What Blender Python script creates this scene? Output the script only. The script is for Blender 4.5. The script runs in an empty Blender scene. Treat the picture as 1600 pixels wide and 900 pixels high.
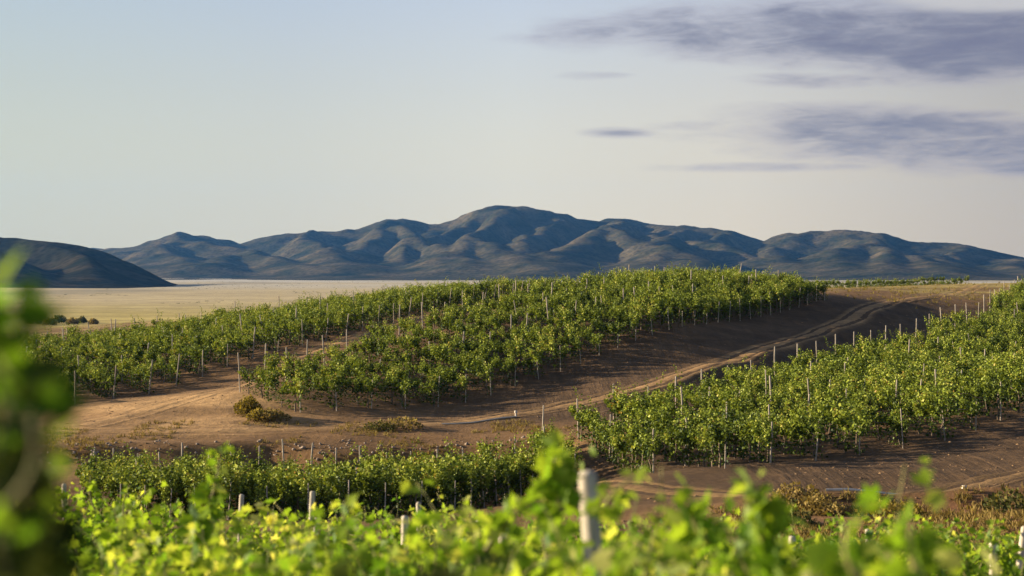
import bpy, math
import numpy as np

# ------------------------------------------------------------------ camera, sky, sun, exposure
F = 2790.0 / 1600.0 * 36.0          # focal length, mm on a 36 mm sensor
HZ = 425.0                          # picture row of eye level
sc = bpy.context.scene
cam_d = bpy.data.cameras.new("camera")
cam = bpy.data.objects.new("camera", cam_d)
sc.collection.objects.link(cam)
cam.location = (0, 0, 0)
cam.rotation_euler = (math.radians(90), 0, 0)
cam_d.lens = F
cam_d.sensor_width = 36
cam_d.shift_y = -(450 - HZ) / 1600.0
cam_d.clip_start = 0.1
cam_d.clip_end = 30000
cam_d.dof.use_dof = True
cam_d.dof.focus_distance = 95
cam_d.dof.aperture_fstop = 2.4
sc.camera = cam

SUN_EL = math.radians(14.0)
SUN_AZ = math.radians(-78.0)        # from +Y (view direction), negative = to the left
sun_dir = np.array([math.sin(SUN_AZ) * math.cos(SUN_EL), math.cos(SUN_AZ) * math.cos(SUN_EL), math.sin(SUN_EL)])

world = bpy.data.worlds.new("World")
sc.world = world
world.use_nodes = True
nt = world.node_tree
nt.nodes.clear()
W = nt.nodes.new
L = nt.links.new
wout = W("ShaderNodeOutputWorld")
bg = W("ShaderNodeBackground")
bg.inputs[1].default_value = 0.062
sky = W("ShaderNodeTexSky")
sky.sky_type = 'NISHITA'
sky.sun_disc = False
sky.sun_elevation = SUN_EL
sky.sun_rotation = SUN_AZ
sky.altitude = 300
sky.air_density = 1.0
sky.dust_density = 1.2
sky.ozone_density = 1.5


def wmath(op, a, b=None, clamp=False):
    n = W("ShaderNodeMath")
    n.operation = op
    n.use_clamp = clamp
    for i, v in enumerate([a, b]):
        if v is None:
            continue
        if isinstance(v, (int, float)):
            n.inputs[i].default_value = v
        else:
            L(v, n.inputs[i])
    return n.outputs[0]


def wramp(v, a, b, inv=False):
    n = W("ShaderNodeMapRange")
    n.interpolation_type = 'SMOOTHSTEP'
    L(v, n.inputs[0])
    n.inputs[1].default_value = a
    n.inputs[2].default_value = b
    n.inputs[3].default_value = 1 if inv else 0
    n.inputs[4].default_value = 0 if inv else 1
    return n.outputs[0]


tc = W("ShaderNodeTexCoord")
sep = W("ShaderNodeSeparateXYZ")
L(tc.outputs['Generated'], sep.inputs[0])
hor = wmath('POWER', wmath('ADD', wmath('POWER', sep.outputs[0], 2.0), wmath('POWER', sep.outputs[1], 2.0)), 0.5)
az = wmath('ARCTAN2', sep.outputs[0], sep.outputs[1])      # azimuth of the sky direction, radians
el = wmath('ARCTAN2', sep.outputs[2], hor)                 # its elevation
# cloud layers: streaky noise on the sky's azimuth / elevation
comb = W("ShaderNodeCombineXYZ")
L(wmath('MULTIPLY', az, 5.0), comb.inputs[0])
L(wmath('MULTIPLY', el, 24.0), comb.inputs[1])
n1 = W("ShaderNodeTexNoise")
n1.inputs['Scale'].default_value = 1.5
n1.inputs['Detail'].default_value = 8
n1.inputs['Roughness'].default_value = 0.58
n1.inputs['Distortion'].default_value = 0.35
L(comb.outputs[0], n1.inputs['Vector'])
noise = n1.outputs[0]


def blob(a0, e0, ra, re, tilt=0.0):
    """soft elliptical patch of sky where a cloud sits: 1 in the middle, 0 at the rim"""
    da = wmath('SUBTRACT', az, a0)
    de = wmath('SUBTRACT', wmath('SUBTRACT', el, e0), wmath('MULTIPLY', da, tilt))
    q = wmath('ADD', wmath('POWER', wmath('DIVIDE', da, ra), 2.0), wmath('POWER', wmath('DIVIDE', de, re), 2.0))
    return wmath('SUBTRACT', 1.0, q)


def P2A(px, py):
    return math.atan2(px - 800, 2790), math.atan2(HZ - py, math.hypot(2790, px - 800))


masks = None
for (px, py, rx, ry, tilt, w) in [(1360, 50, 420, 62, -0.02, 1.35), (1560, 80, 260, 58, 0, 1.5), (1120, 45, 300, 46, 0.0, 1.15),
                                  (1260, 125, 120, 13, -0.02, .8), (1540, 125, 70, 9, 0, .7), (930, 118, 60, 7, 0, .6),
                                  (1400, 212, 360, 46, -0.05, 1.0), (1600, 235, 260, 42, 0, 1.2), (970, 207, 60, 9, 0, .65),
                                  (1120, 197, 120, 12, 0, .7), (1520, 180, 80, 9, 0, .7), (1180, 262, 220, 8, 0, .6),
                                  (-600, 120, 380, 60, 0, .8), (2400, 150, 500, 90, 0, 1.0)]:
    a0, e0 = P2A(px, py)
    b = wmath('MULTIPLY', blob(a0, e0, rx / 2790, ry / 2790, tilt), w)
    masks = b if masks is None else wmath('MAXIMUM', masks, b)
comb2 = W("ShaderNodeCombineXYZ")
L(wmath('MULTIPLY', az, 16.0), comb2.inputs[0])
L(wmath('MULTIPLY', el, 75.0), comb2.inputs[1])
n2 = W("ShaderNodeTexNoise")
n2.inputs['Scale'].default_value = 1.6
n2.inputs['Detail'].default_value = 7
n2.inputs['Roughness'].default_value = 0.62
n2.inputs['Distortion'].default_value = 0.5
L(comb2.outputs[0], n2.inputs['Vector'])
noise = wmath('ADD', wmath('MULTIPLY', noise, 0.95), wmath('MULTIPLY', wmath('SUBTRACT', n2.outputs[0], 0.5), 0.52))
dens = wramp(wmath('ADD', wmath('MULTIPLY', wmath('MAXIMUM', masks, -1.0), 0.34), noise), 0.36, 1.08)
dens = wmath('MULTIPLY', dens, 0.97)

# the sky itself: nishita, hazier and paler toward the horizon
pale = W("ShaderNodeMix")
pale.data_type = 'RGBA'
L(wramp(el, 0.30, -0.06), pale.inputs[0])
pale.inputs[0].default_value = 0.5
hs = W("ShaderNodeHueSaturation")
hs.inputs['Saturation'].default_value = 0.6
L(sky.outputs[0], hs.inputs['Color'])
skytint = W("ShaderNodeMix")
skytint.data_type = 'RGBA'
skytint.blend_type = 'MULTIPLY'
skytint.inputs[0].default_value = 1.0
L(hs.outputs[0], skytint.inputs[6])
skytint.inputs[7].default_value = (1, 1, 1, 1)
L(skytint.outputs[2], pale.inputs[6])
HZC = (4.3, 4.0, 3.1, 1)
pale.inputs[7].default_value = HZC
pf = wmath('MULTIPLY', wramp(el, 0.27, -0.03), 0.88)
for l in list(pale.inputs[0].links):
    nt.links.remove(l)
L(pf, pale.inputs[0])
azr = W("ShaderNodeValToRGB")
L(wmath('ADD', wmath('MULTIPLY', az, 0.8), 0.5), azr.inputs[0])
_e = azr.color_ramp.elements
_e[0].position = 0.08
_e[0].color = (.95, .95, .95, 1)
_e[1].position = 0.92
_e[1].color = (.95, .95, .95, 1)
for p_, c_ in ((.28, (.90, .88, .76)), (.40, (1.0, .96, .88)), (.5, (1.16, 1.09, 1.0)), (.60, (1.16, 1.05, .95)), (.72, (.88, .78, .72))):
    q_ = _e.new(p_)
    q_.color = (*c_, 1)
tm1 = W("ShaderNodeMix")
tm1.data_type = 'RGBA'
tm1.blend_type = 'MULTIPLY'
tm1.inputs[0].default_value = 1
L(pale.outputs[2], tm1.inputs[6])
L(azr.outputs[0], tm1.inputs[7])
tm2 = W("ShaderNodeMix")
tm2.data_type = 'RGBA'
tm2.blend_type = 'MULTIPLY'
L(wramp(el, 0.01, 0.17), tm2.inputs[0])
L(tm1.outputs[2], tm2.inputs[6])
tm2.inputs[7].default_value = (.85, .92, 1.14, 1)
cl = W("ShaderNodeMix")
cl.data_type = 'RGBA'
L(dens, cl.inputs[0])
L(tm2.outputs[2], cl.inputs[6])
# cloud colour: lilac grey, a little lighter where thin
ccol = W("ShaderNodeMix")
ccol.data_type = 'RGBA'
L(wramp(dens, 0.25, 0.85), ccol.inputs[0])
ccol.inputs[6].default_value = (2.15, 1.95, 2.35, 1)
ccol.inputs[7].default_value = (1.12, 1.12, 1.58, 1)
L(ccol.outputs[2], cl.inputs[7])
# white lit cloud at the very top right
a0, e0 = P2A(1540, -5)
wb = wmath('MULTIPLY', blob(a0, e0, 210 / 2790, 30 / 2790), 0.55)
wd = wmath('MULTIPLY', wramp(wmath('ADD', wb, noise), 0.62, 0.95), 0.8)
cl2 = W("ShaderNodeMix")
cl2.data_type = 'RGBA'
L(wd, cl2.inputs[0])
L(cl.outputs[2], cl2.inputs[6])
cl2.inputs[7].default_value = (3.6, 3.5, 3.4, 1)
L(cl2.outputs[2], bg.inputs[0])
L(bg.outputs[0], wout.inputs[0])

sun_l = bpy.data.lights.new("sun", 'SUN')
sun_l.energy = 5.0
sun_l.angle = math.radians(0.55)
sun_l.color = (1.0, 0.82, 0.58)
sun_o = bpy.data.objects.new("sun", sun_l)
sc.collection.objects.link(sun_o)
from mathutils import Vector, Matrix
sun_o.rotation_euler = Vector(sun_dir).to_track_quat('Z', 'Y').to_euler()

sc.view_settings.view_transform = 'Standard'
sc.view_settings.look = 'None'
sc.view_settings.exposure = 1.5
sc.view_settings.gamma = 1
sc.view_settings.use_curve_mapping = False
sc.cycles.use_denoising = True
sc.cycles.max_bounces = 6
sc.cycles.diffuse_bounces = 3
sc.cycles.transmission_bounces = 4
sc.cycles.volume_bounces = 0
sc.cycles.caustics_reflective = False
sc.cycles.caustics_refractive = False

# ------------------------------------------------------------------ helpers
rng = np.random.default_rng(7)
COL = sc.collection


def U(px, py, d):
    """point of the picture at distance d -> world"""
    return np.array([(px - 800) / 2790.0 * d, d, -(py - HZ) / 2790.0 * d])


def vnoise(x, y, seed=0):
    xi = np.floor(x).astype(np.int64)
    yi = np.floor(y).astype(np.int64)
    fx = x - xi
    fy = y - yi
    fx = fx * fx * (3 - 2 * fx)
    fy = fy * fy * (3 - 2 * fy)

    def h(a, b):
        n = (a * 374761393 + b * 668265263 + seed * 974711) & 0x7fffffff
        n = ((n ^ (n >> 13)) * 1274126177) & 0x7fffffff
        return ((n ^ (n >> 16)) & 0xffff) / 65535.0
    return (h(xi, yi) * (1 - fx) + h(xi + 1, yi) * fx) * (1 - fy) + (h(xi, yi + 1) * (1 - fx) + h(xi + 1, yi + 1) * fx) * fy


def fbm(x, y, oct=4, seed=0, gain=0.5):
    s = 0
    a = 1.0
    t = 0
    for i in range(oct):
        s = s + a * (vnoise(x * 2 ** i + 17.3 * i, y * 2 ** i - 9.1 * i, seed + i) - 0.5)
        t += a
        a *= gain
    return s / t


def sstep(a, b, v):
    t = np.clip((v - a) / (b - a), 0, 1)
    return t * t * (3 - 2 * t)


def mesh(name, V, faces, mat, parent=None, attrs=None, smooth=False, matidx=None):
    """V (n,3); faces = (m,k) int array or list of them"""
    me = bpy.data.meshes.new(name)
    V = np.asarray(V, dtype=np.float32)
    if not isinstance(faces, list):
        faces = [faces]
    faces = [np.asarray(f, dtype=np.int32) for f in faces if len(f)]
    me.vertices.add(len(V))
    me.vertices.foreach_set('co', V.ravel())
    tot = sum(f.size for f in faces)
    npoly = sum(len(f) for f in faces)
    me.loops.add(tot)
    me.polygons.add(npoly)
    me.loops.foreach_set('vertex_index', np.concatenate([f.ravel() for f in faces]))
    st = []
    c = 0
    for f in faces:
        st.append(c + np.arange(len(f)) * f.shape[1])
        c += f.size
    me.polygons.foreach_set('loop_start', np.concatenate(st).astype(np.int32))
    if smooth:
        me.polygons.foreach_set('use_smooth', np.ones(npoly, dtype=bool))
    for m in (mat if isinstance(mat, (list, tuple)) else [mat]):
        me.materials.append(m)
    if matidx is not None:
        me.polygons.foreach_set('material_index', np.asarray(matidx, dtype=np.int32))
    if attrs:
        for k, v in attrs.items():
            v = np.asarray(v, dtype=np.float32)
            if v.ndim == 1:
                a = me.attributes.new(k, 'FLOAT', 'POINT')
                a.data.foreach_set('value', v)
            else:
                a = me.attributes.new(k, 'FLOAT_COLOR', 'POINT')
                if v.shape[1] == 3:
                    v = np.hstack([v, np.ones((len(v), 1), dtype=np.float32)])
                a.data.foreach_set('color', v.ravel())
    me.update(calc_edges=True)
    me.validate()
    o = bpy.data.objects.new(name, me)
    COL.objects.link(o)
    if parent:
        o.parent = parent
    return o


def tag(o, label=None, cat=None, group=None, kind=None):
    if label:
        o['label'] = label
    if cat:
        o['category'] = cat
    if group:
        o['group'] = group
    if kind:
        o['kind'] = kind
    return o


def empty(name, loc, rz=0.0, s=1.0):
    o = bpy.data.objects.new(name, None)
    COL.objects.link(o)
    o.location = loc
    o.rotation_euler = (0, 0, rz)
    o.scale = (s, s, s)
    return o


def copy_tree(o, parent=None):
    c = o.copy()
    COL.objects.link(c)
    if parent:
        c.parent = parent
    for ch in list(o.children):
        copy_tree(ch, c)
    return c


def tube(pts, rad, n=6, cap=True):
    """verts, quads, caps of a tapered tube along pts"""
    pts = np.asarray(pts, float)
    rad = np.broadcast_to(np.asarray(rad, float), (len(pts),))
    V = []
    T = np.gradient(pts, axis=0)
    ref = np.array([0.31, 0.87, 0.1])
    for i, p in enumerate(pts):
        t = T[i] / (np.linalg.norm(T[i]) + 1e-9)
        a = np.cross(t, ref)
        if np.linalg.norm(a) < 0.1:
            a = np.cross(t, [1, 0, 0])
        a /= np.linalg.norm(a)
        b = np.cross(t, a)
        th = np.arange(n) * 2 * math.pi / n
        V.append(p + rad[i] * (np.cos(th)[:, None] * a + np.sin(th)[:, None] * b))
    V = np.vstack(V)
    Q = []
    for i in range(len(pts) - 1):
        for k in range(n):
            Q.append([i * n + k, i * n + (k + 1) % n, (i + 1) * n + (k + 1) % n, (i + 1) * n + k])
    if cap:
        V = np.vstack([V, pts[-1:]])
        c = len(V) - 1
        m = (len(pts) - 1) * n
        for k in range(n):
            Q.append([m + k, m + (k + 1) % n, c, c])
    Q = np.array(Q)
    return V, Q


class Acc:
    """gathers quads / tris from many small pieces into one mesh"""

    def __init__(s):
        s.V = []
        s.Q = []
        s.T = []
        s.A = []
        s.n = 0

    def add(s, V, Q=None, T=None, a=None):
        s.V.append(V)
        if Q is not None and len(Q):
            Q = np.asarray(Q)
            deg = Q[:, 2] == Q[:, 3]
            if deg.any():
                s.T.append(Q[deg][:, :3] + s.n)
                Q = Q[~deg]
            s.Q.append(Q + s.n)
        if T is not None and len(T):
            s.T.append(np.asarray(T) + s.n)
        s.A.append(np.full(len(V), 0.5) if a is None else np.broadcast_to(a, (len(V),)))
        s.n += len(V)

    def build(s, name, mat, parent=None, smooth=False):
        f = []
        if s.Q:
            f.append(np.vstack(s.Q))
        if s.T:
            f.append(np.vstack(s.T))
        return mesh(name, np.vstack(s.V), f, mat, parent, {'tint': np.concatenate(s.A)}, smooth)


# ------------------------------------------------------------------ materials
def newmat(name):
    m = bpy.data.materials.new(name)
    m.use_nodes = True
    t = m.node_tree
    t.nodes.clear()
    return m, t


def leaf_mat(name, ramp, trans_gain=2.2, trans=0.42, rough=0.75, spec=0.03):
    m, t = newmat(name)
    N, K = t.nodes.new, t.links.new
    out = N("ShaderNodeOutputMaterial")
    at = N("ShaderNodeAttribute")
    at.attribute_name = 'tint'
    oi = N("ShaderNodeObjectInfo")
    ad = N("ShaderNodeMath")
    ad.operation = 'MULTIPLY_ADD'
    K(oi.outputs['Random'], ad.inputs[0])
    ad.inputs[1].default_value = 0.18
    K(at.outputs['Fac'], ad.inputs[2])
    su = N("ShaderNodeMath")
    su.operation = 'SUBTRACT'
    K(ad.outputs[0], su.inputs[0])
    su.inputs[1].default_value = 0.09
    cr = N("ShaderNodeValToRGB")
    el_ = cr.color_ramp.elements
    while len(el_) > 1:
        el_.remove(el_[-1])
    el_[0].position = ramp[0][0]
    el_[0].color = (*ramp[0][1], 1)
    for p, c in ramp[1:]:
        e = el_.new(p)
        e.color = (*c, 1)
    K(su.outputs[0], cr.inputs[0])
    df = N("ShaderNodeBsdfDiffuse")
    K(cr.outputs[0], df.inputs[0])
    mu = N("ShaderNodeMix")
    mu.data_type = 'RGBA'
    mu.blend_type = 'MULTIPLY'
    mu.inputs[0].default_value = 1
    K(cr.outputs[0], mu.inputs[6])
    mu.inputs[7].default_value = (trans_gain * 1.05, trans_gain, trans_gain * 0.45, 1)
    tr = N("ShaderNodeBsdfTranslucent")
    K(mu.outputs[2], tr.inputs[0])
    mx = N("ShaderNodeMixShader")
    mx.inputs[0].default_value = trans
    K(df.outputs[0], mx.inputs[1])
    K(tr.outputs[0], mx.inputs[2])
    gl = N("ShaderNodeBsdfGlossy")
    gl.inputs['Roughness'].default_value = rough
    gl.inputs['Color'].default_value = (.9, .95, 1, 1)
    m2 = N("ShaderNodeMixShader")
    fr = N("ShaderNodeFresnel")
    fr.inputs[0].default_value = 1.35
    fm = N("ShaderNodeMath")
    fm.operation = 'MULTIPLY'
    fm.inputs[1].default_value = spec
    K(fr.outputs[0], fm.inputs[0])
    K(fm.outputs[0], m2.inputs[0])
    K(mx.outputs[0], m2.inputs[1])
    K(gl.outputs[0], m2.inputs[2])
    K(m2.outputs[0], out.inputs[0])
    return m


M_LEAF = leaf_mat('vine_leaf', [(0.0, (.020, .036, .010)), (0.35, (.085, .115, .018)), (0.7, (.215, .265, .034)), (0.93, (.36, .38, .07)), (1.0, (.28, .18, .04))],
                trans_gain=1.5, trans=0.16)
M_LEAFN = leaf_mat('vine_leaf_near', [(0.0, (.025, .060, .008)), (0.4, (.070, .145, .012)), (0.75, (.155, .225, .022)), (0.93, (.28, .32, .06)), (1.0, (.36, .36, .11))],
                   trans_gain=2.3, trans=0.46)
M_DRY = leaf_mat('dry_shrub', [(0.0, (.10, .07, .03)), (0.5, (.20, .145, .05)), (1.0, (.32, .25, .09))], trans_gain=1.2, trans=0.25, spec=0.0)
M_OLIVE = leaf_mat('scrub_leaf', [(0.0, (.035, .045, .018)), (0.6, (.09, .09, .03)), (1.0, (.18, .15, .05))], trans_gain=1.2, trans=0.25, spec=0.0)
M_YELL = leaf_mat('yellow_scrub', [(0.0, (.08, .065, .02)), (0.6, (.18, .14, .03)), (1.0, (.28, .22, .06))], trans_gain=1.3, trans=0.3, spec=0.0)


def rough_mat(name, c1, c2, scale=8.0, rough=0.9, stretch=(1, 1, 1), bump=0.3):
    m, t = newmat(name)
    N, K = t.nodes.new, t.links.new
    out = N("ShaderNodeOutputMaterial")
    b = N("ShaderNodeBsdfPrincipled")
    b.inputs['Roughness'].default_value = rough
    b.inputs['Specular IOR Level'].default_value = 0.2
    tc_ = N("ShaderNodeTexCoord")
    mp = N("ShaderNodeMapping")
    mp.inputs['Scale'].default_value = stretch
    K(tc_.outputs['Object'], mp.inputs[0])
    no = N("ShaderNodeTexNoise")
    no.inputs['Scale'].default_value = scale
    no.inputs['Detail'].default_value = 5
    K(mp.outputs[0], no.inputs['Vector'])
    cr = N("ShaderNodeValToRGB")
    cr.color_ramp.elements[0].position = 0.3
    cr.color_ramp.elements[0].color = (*c1, 1)
    cr.color_ramp.elements[1].position = 0.7
    cr.color_ramp.elements[1].color = (*c2, 1)
    K(no.outputs[0], cr.inputs[0])
    K(cr.outputs[0], b.inputs['Base Color'])
    bp = N("ShaderNodeBump")
    bp.inputs['Strength'].default_value = bump
    bp.inputs['Distance'].default_value = 0.01
    K(no.outputs[0], bp.inputs['Height'])
    K(bp.outputs[0], b.inputs['Normal'])
    K(b.outputs[0], out.inputs[0])
    return m


M_POST = rough_mat('weathered_wood', (.19, .16, .12), (.42, .36, .28), 6, 0.85, (6, 6, .7), 0.5)
M_POSTL = rough_mat('bleached_wood', (.20, .17, .12), (.66, .59, .45), 6, 0.8, (6, 6, .7), 0.4)
M_BARK = rough_mat('vine_bark', (.06, .045, .03), (.20, .15, .10), 14, 0.9, (3, 3, .6), 0.6)
M_STEM = rough_mat('green_shoot', (.16, .17, .05), (.28, .24, .08), 9, 0.6)
M_ROCK = rough_mat('pale_rock', (.15, .11, .08), (.34, .27, .20), 5, 0.9)
M_LIT_EDGE = rough_mat('pale_lit_edge', (.42, .36, .28), (.62, .56, .47), 5, 0.6)


def soil_mat(name, furrow=True, gain=1.0):
    m, t = newmat(name)
    N, K = t.nodes.new, t.links.new
    out = N("ShaderNodeOutputMaterial")
    b = N("ShaderNodeBsdfPrincipled")
    b.inputs['Roughness'].default_value = 0.95
    b.inputs['Specular IOR Level'].default_value = 0.1
    ca = N("ShaderNodeAttribute")
    ca.attribute_name = 'soil'
    geo = N("ShaderNodeNewGeometry")

    def noise_(scale, det, rough=0.6, rot=0, st=(1, 1, 1)):
        mp = N("ShaderNodeMapping")
        mp.inputs['Rotation'].default_value = (0, 0, rot)
        mp.inputs['Scale'].default_value = st
        K(geo.outputs['Position'], mp.inputs[0])
        no = N("ShaderNodeTexNoise")
        no.inputs['Scale'].default_value = scale
        no.inputs['Detail'].default_value = det
        no.inputs['Roughness'].default_value = rough
        K(mp.outputs[0], no.inputs['Vector'])
        return no.outputs[0]

    fine = noise_(2.2, 8, 0.7)
    broad = noise_(0.09, 6, 0.6)
    mid = noise_(0.45, 5, 0.6)
    # furrow direction: rows run along (0.3,-0.95) in plan
    fur0 = noise_(1.0, 4, 0.55, math.radians(-14), (1.5, 0.10, 1))
    fa = N("ShaderNodeAttribute")
    fa.attribute_name = 'furrow'
    fmx = N("ShaderNodeMix")
    K(fa.outputs['Fac'], fmx.inputs[0])
    fmx.inputs[2].default_value = 0.5
    K(fur0, fmx.inputs[3])
    fur = fmx.outputs[0]

    def mr(v, a, b_, lo, hi):
        n = N("ShaderNodeMapRange")
        K(v, n.inputs[0])
        n.inputs[1].default_value = a
        n.inputs[2].default_value = b_
        n.inputs[3].default_value = lo
        n.inputs[4].default_value = hi
        return n.outputs[0]

    def mul(a, b_):
        n = N("ShaderNodeMath")
        n.operation = 'MULTIPLY'
        K(a, n.inputs[0])
        K(b_, n.inputs[1])
        return n.outputs[0]
    v = mul(mul(mr(fine, .3, .7, .72, 1.25), mr(broad, .3, .7, .8, 1.2)), mr(mid, .3, .7, .82, 1.16))
    v = mul(v, mr(noise_(1.0, 7, 0.65, 0, (.006, .03, 1)), .3, .7, .72, 1.22))
    v = mul(v, mr(noise_(1.0, 5, 0.6, 0, (.05, .35, 1)), .3, .7, .85, 1.12))
    if furrow:
        v = mul(v, mr(fur, .3, .7, .78, 1.2))
    sc_ = N("ShaderNodeVectorMath")
    sc_.operation = 'SCALE'
    K(ca.outputs['Color'], sc_.inputs[0])
    K(v, sc_.inputs['Scale'])
    K(sc_.outputs[0], b.inputs['Base Color'])
    bp = N("ShaderNodeBump")
    bp.inputs['Strength'].default_value = 0.7
    bp.inputs['Distance'].default_value = 0.12
    K(fine, bp.inputs['Height'])
    bp2 = N("ShaderNodeBump")
    bp2.inputs['Strength'].default_value = 0.6 if furrow else 0.15
    bp2.inputs['Distance'].default_value = 0.35
    K(fur, bp2.inputs['Height'])
    K(bp.outputs[0], bp2.inputs['Normal'])
    K(bp2.outputs[0], b.inputs['Normal'])
    K(b.outputs[0], out.inputs[0])
    return m


M_SOIL = soil_mat('soil')
M_ROAD = soil_mat('track_dirt', furrow=False)

# ------------------------------------------------------------------ terrain height
cp = []


def C(*a):
    for q in a:
        cp.append(U(*q))


# foreground hill the camera stands on (x, y, z direct)
for X in (-9, -4, 0, 4, 9):
    cp.append(np.array([X, -12.0, -2.0]))
    cp.append(np.array([X, 2.0, -2.25]))
    cp.append(np.array([X * 1.2, 7.0, -2.75]))
    cp.append(np.array([X * 1.5, 13.0, -3.65]))
    cp.append(np.array([X * 1.6, 22.0, -4.85]))
    cp.append(np.array([X * 1.6, 31.0, -6.1 + .03 * X]))
cp.append(np.array([-40, 5.0, -4.0]))
cp.append(np.array([40, 5.0, -3.5]))
cp.append(np.array([-60, -60.0, -4.0]))
cp.append(np.array([60, -60.0, -4.0]))
C((150, 860, 48), (500, 850, 52), (800, 845, 52))
C((1000, 815, 53), (1400, 850, 42), (1550, 806, 49), (1250, 815, 48), (1750, 800, 45))
C((200, 812, 62), (500, 812, 62), (708, 800, 64), (850, 757, 73), (0, 815, 62), (-200, 800, 62))
C((140, 752, 77), (300, 745, 80), (560, 742, 81), (800, 735, 80))
# lip and track
C((110, 694, 85), (300, 692, 85), (560, 690, 85), (760, 690, 85), (-150, 690, 88))
C((200, 660, 91), (250, 640, 95), (330, 618, 98), (700, 658, 92), (500, 667, 90), (60, 640, 98), (-150, 640, 103))
# block 2
C((400, 652, 92), (700, 637, 100), (870, 585, 108), (1050, 515, 120), (1290, 470, 150))
C((378, 612, 99), (526, 548, 118), (800, 480, 144), (1060, 457, 182))
# road along block 2's bank
C((900, 630, 97), (1050, 592, 103), (1200, 550, 118), (1300, 515, 134), (1450, 462, 178), (1500, 452, 215))
# block 1
C((120, 632, 101), (227, 618, 106), (378, 567, 117), (526, 530, 128), (650, 497, 143), (760, 474, 160), (900, 458, 196))
C((71, 560, 134), (338, 522, 157), (507, 495, 180), (566, 486, 192), (760, 465, 220), (-200, 580, 130))
# block 3
C((870, 698, 80), (1125, 732, 64), (1323, 714, 69), (1500, 684, 73), (1600, 645, 80), (1750, 610, 92))
C((855, 693, 81), (985, 676, 85), (1177, 615, 101), (1290, 588, 111), (1395, 556, 124), (1530, 518, 145), (1600, 470, 190), (1800, 490, 170))
C((1120, 776, 56), (1350, 778, 56), (1500, 768, 57), (1600, 742, 60), (1750, 700, 66))
# crest then the fall to the plain
C((1300, 452, 195), (1400, 450, 225), (1560, 445, 255), (1100, 452, 215), (1700, 440, 240))
for X in (-260, -160, -80, 0, 80, 160, 260):
    cp.append(np.array([X, 470.0, -14.0]))
    cp.append(np.array([X, 360.0, -12.5 if X < 60 else -10.5]))
for Y in (60, 150, 260):
    cp.append(np.array([-220.0, Y, -11.0]))
    cp.append(np.array([220.0, Y, -8.0]))
cp = np.array(cp)


def tps_k(r2):
    return 0.5 * r2 * np.log(r2 + 1e-9)


def tps_fit(P, z, lam=3.0):
    n = len(P)
    r2 = ((P[:, None] - P[None]) ** 2).sum(-1)
    K = tps_k(r2) + lam * np.eye(n)
    A = np.zeros((n + 3, n + 3))
    A[:n, :n] = K
    A[:n, n] = 1
    A[:n, n + 1:] = P
    A[n, :n] = 1
    A[n + 1:, :n] = P.T
    return np.linalg.solve(A, np.concatenate([z, np.zeros(3)]))


TW = tps_fit(cp[:, :2], cp[:, 2])


BERM = np.array([U(*q)[:2] for q in ((900, 636, 95), (1050, 600, 100.5), (1200, 560, 114), (1300, 525, 129), (1400, 488, 154), (1470, 467, 178), (1540, 455, 215))])


def H(x, y):
    x = np.atleast_1d(np.asarray(x, float))
    y = np.atleast_1d(np.asarray(y, float))
    sh = x.shape
    x = x.ravel()
    y = y.ravel()
    out = np.full(len(x), -14.0)
    m = (np.abs(x) < 330) & (y < 520) & (y > -150)
    xi, yi = x[m], y[m]
    z = np.empty(len(xi))
    for s in range(0, len(xi), 20000):
        a, b = xi[s:s + 20000], yi[s:s + 20000]
        r2 = (a[:, None] - cp[None, :, 0]) ** 2 + (b[:, None] - cp[None, :, 1]) ** 2
        z[s:s + 20000] = tps_k(r2) @ TW[:len(cp)] + TW[len(cp)] + a * TW[len(cp) + 1] + b * TW[len(cp) + 2]
    w = sstep(330, 220, np.abs(xi)) * sstep(500, 400, yi) * sstep(-150, -60, yi)
    z = np.maximum(z, -14.0)
    # small relief
    z = z + (fbm(xi * .35, yi * .35, 3, 5) * 0.22 + fbm(xi * 1.4, yi * 1.4, 2, 9) * 0.06) * sstep(6, 30, yi)
    # the ragged lip where the lower terrace falls away in front of the track
    ly = 83.2 + fbm(xi * .25, xi * 0 + 3.3, 3, 21) * 2.4
    inx = sstep(-26, -22, xi) * sstep(5.0, 1.0, xi)
    z = z - 0.45 * inx * sstep(ly + .5, ly - .3, yi) * sstep(60, 78, yi)
    z = z + 0.16 * inx * np.exp(-((yi - ly - 1.0) / .8) ** 2)
    # a low lip on the near side of the lower right track
    l2 = 53.4 + fbm(xi * .3, xi * 0 + 8, 2, 31) * 1.2 + np.maximum(xi - 14, 0) * .25
    z = z + 0.42 * sstep(4, 9, xi) * np.exp(-((yi - l2) / .8) ** 2)
    # sunlit berm on the near side of the long track
    bp_ = BERM
    best = np.full(len(xi), 1e9)
    tpar = np.zeros(len(xi))
    mm = (yi > 85) & (yi < 215) & (xi > -8) & (xi < 70)
    bx, by = xi[mm], yi[mm]
    bb_, tb_ = np.full(len(bx), 1e9), np.zeros(len(bx))
    for q in range(len(bp_) - 1):
        a_, c_ = bp_[q], bp_[q + 1]
        ab = c_ - a_
        t_ = np.clip(((bx - a_[0]) * ab[0] + (by - a_[1]) * ab[1]) / (ab @ ab), 0, 1)
        dd = np.hypot(bx - a_[0] - t_ * ab[0], by - a_[1] - t_ * ab[1])
        u_ = dd < bb_
        bb_[u_] = dd[u_]
        tb_[u_] = (q + t_[u_]) / (len(bp_) - 1)
    z[mm] += .5 * np.exp(-(bb_ / 1.5) ** 2) * sstep(0, .25, tb_) * sstep(.85, .45, tb_) * (.7 + .6 * vnoise(bx * .3, by * .3, 404))
    out[m] = -14.0 + (z + 14.0) * w
    far = sstep(300, 900, y)
    out += far * fbm(x * .004, y * .004, 3, 41) * 3.0
    out += sstep(2000, 4500, y) * 4.0 * sstep(500, -1500, x)
    return out.reshape(sh)


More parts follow.
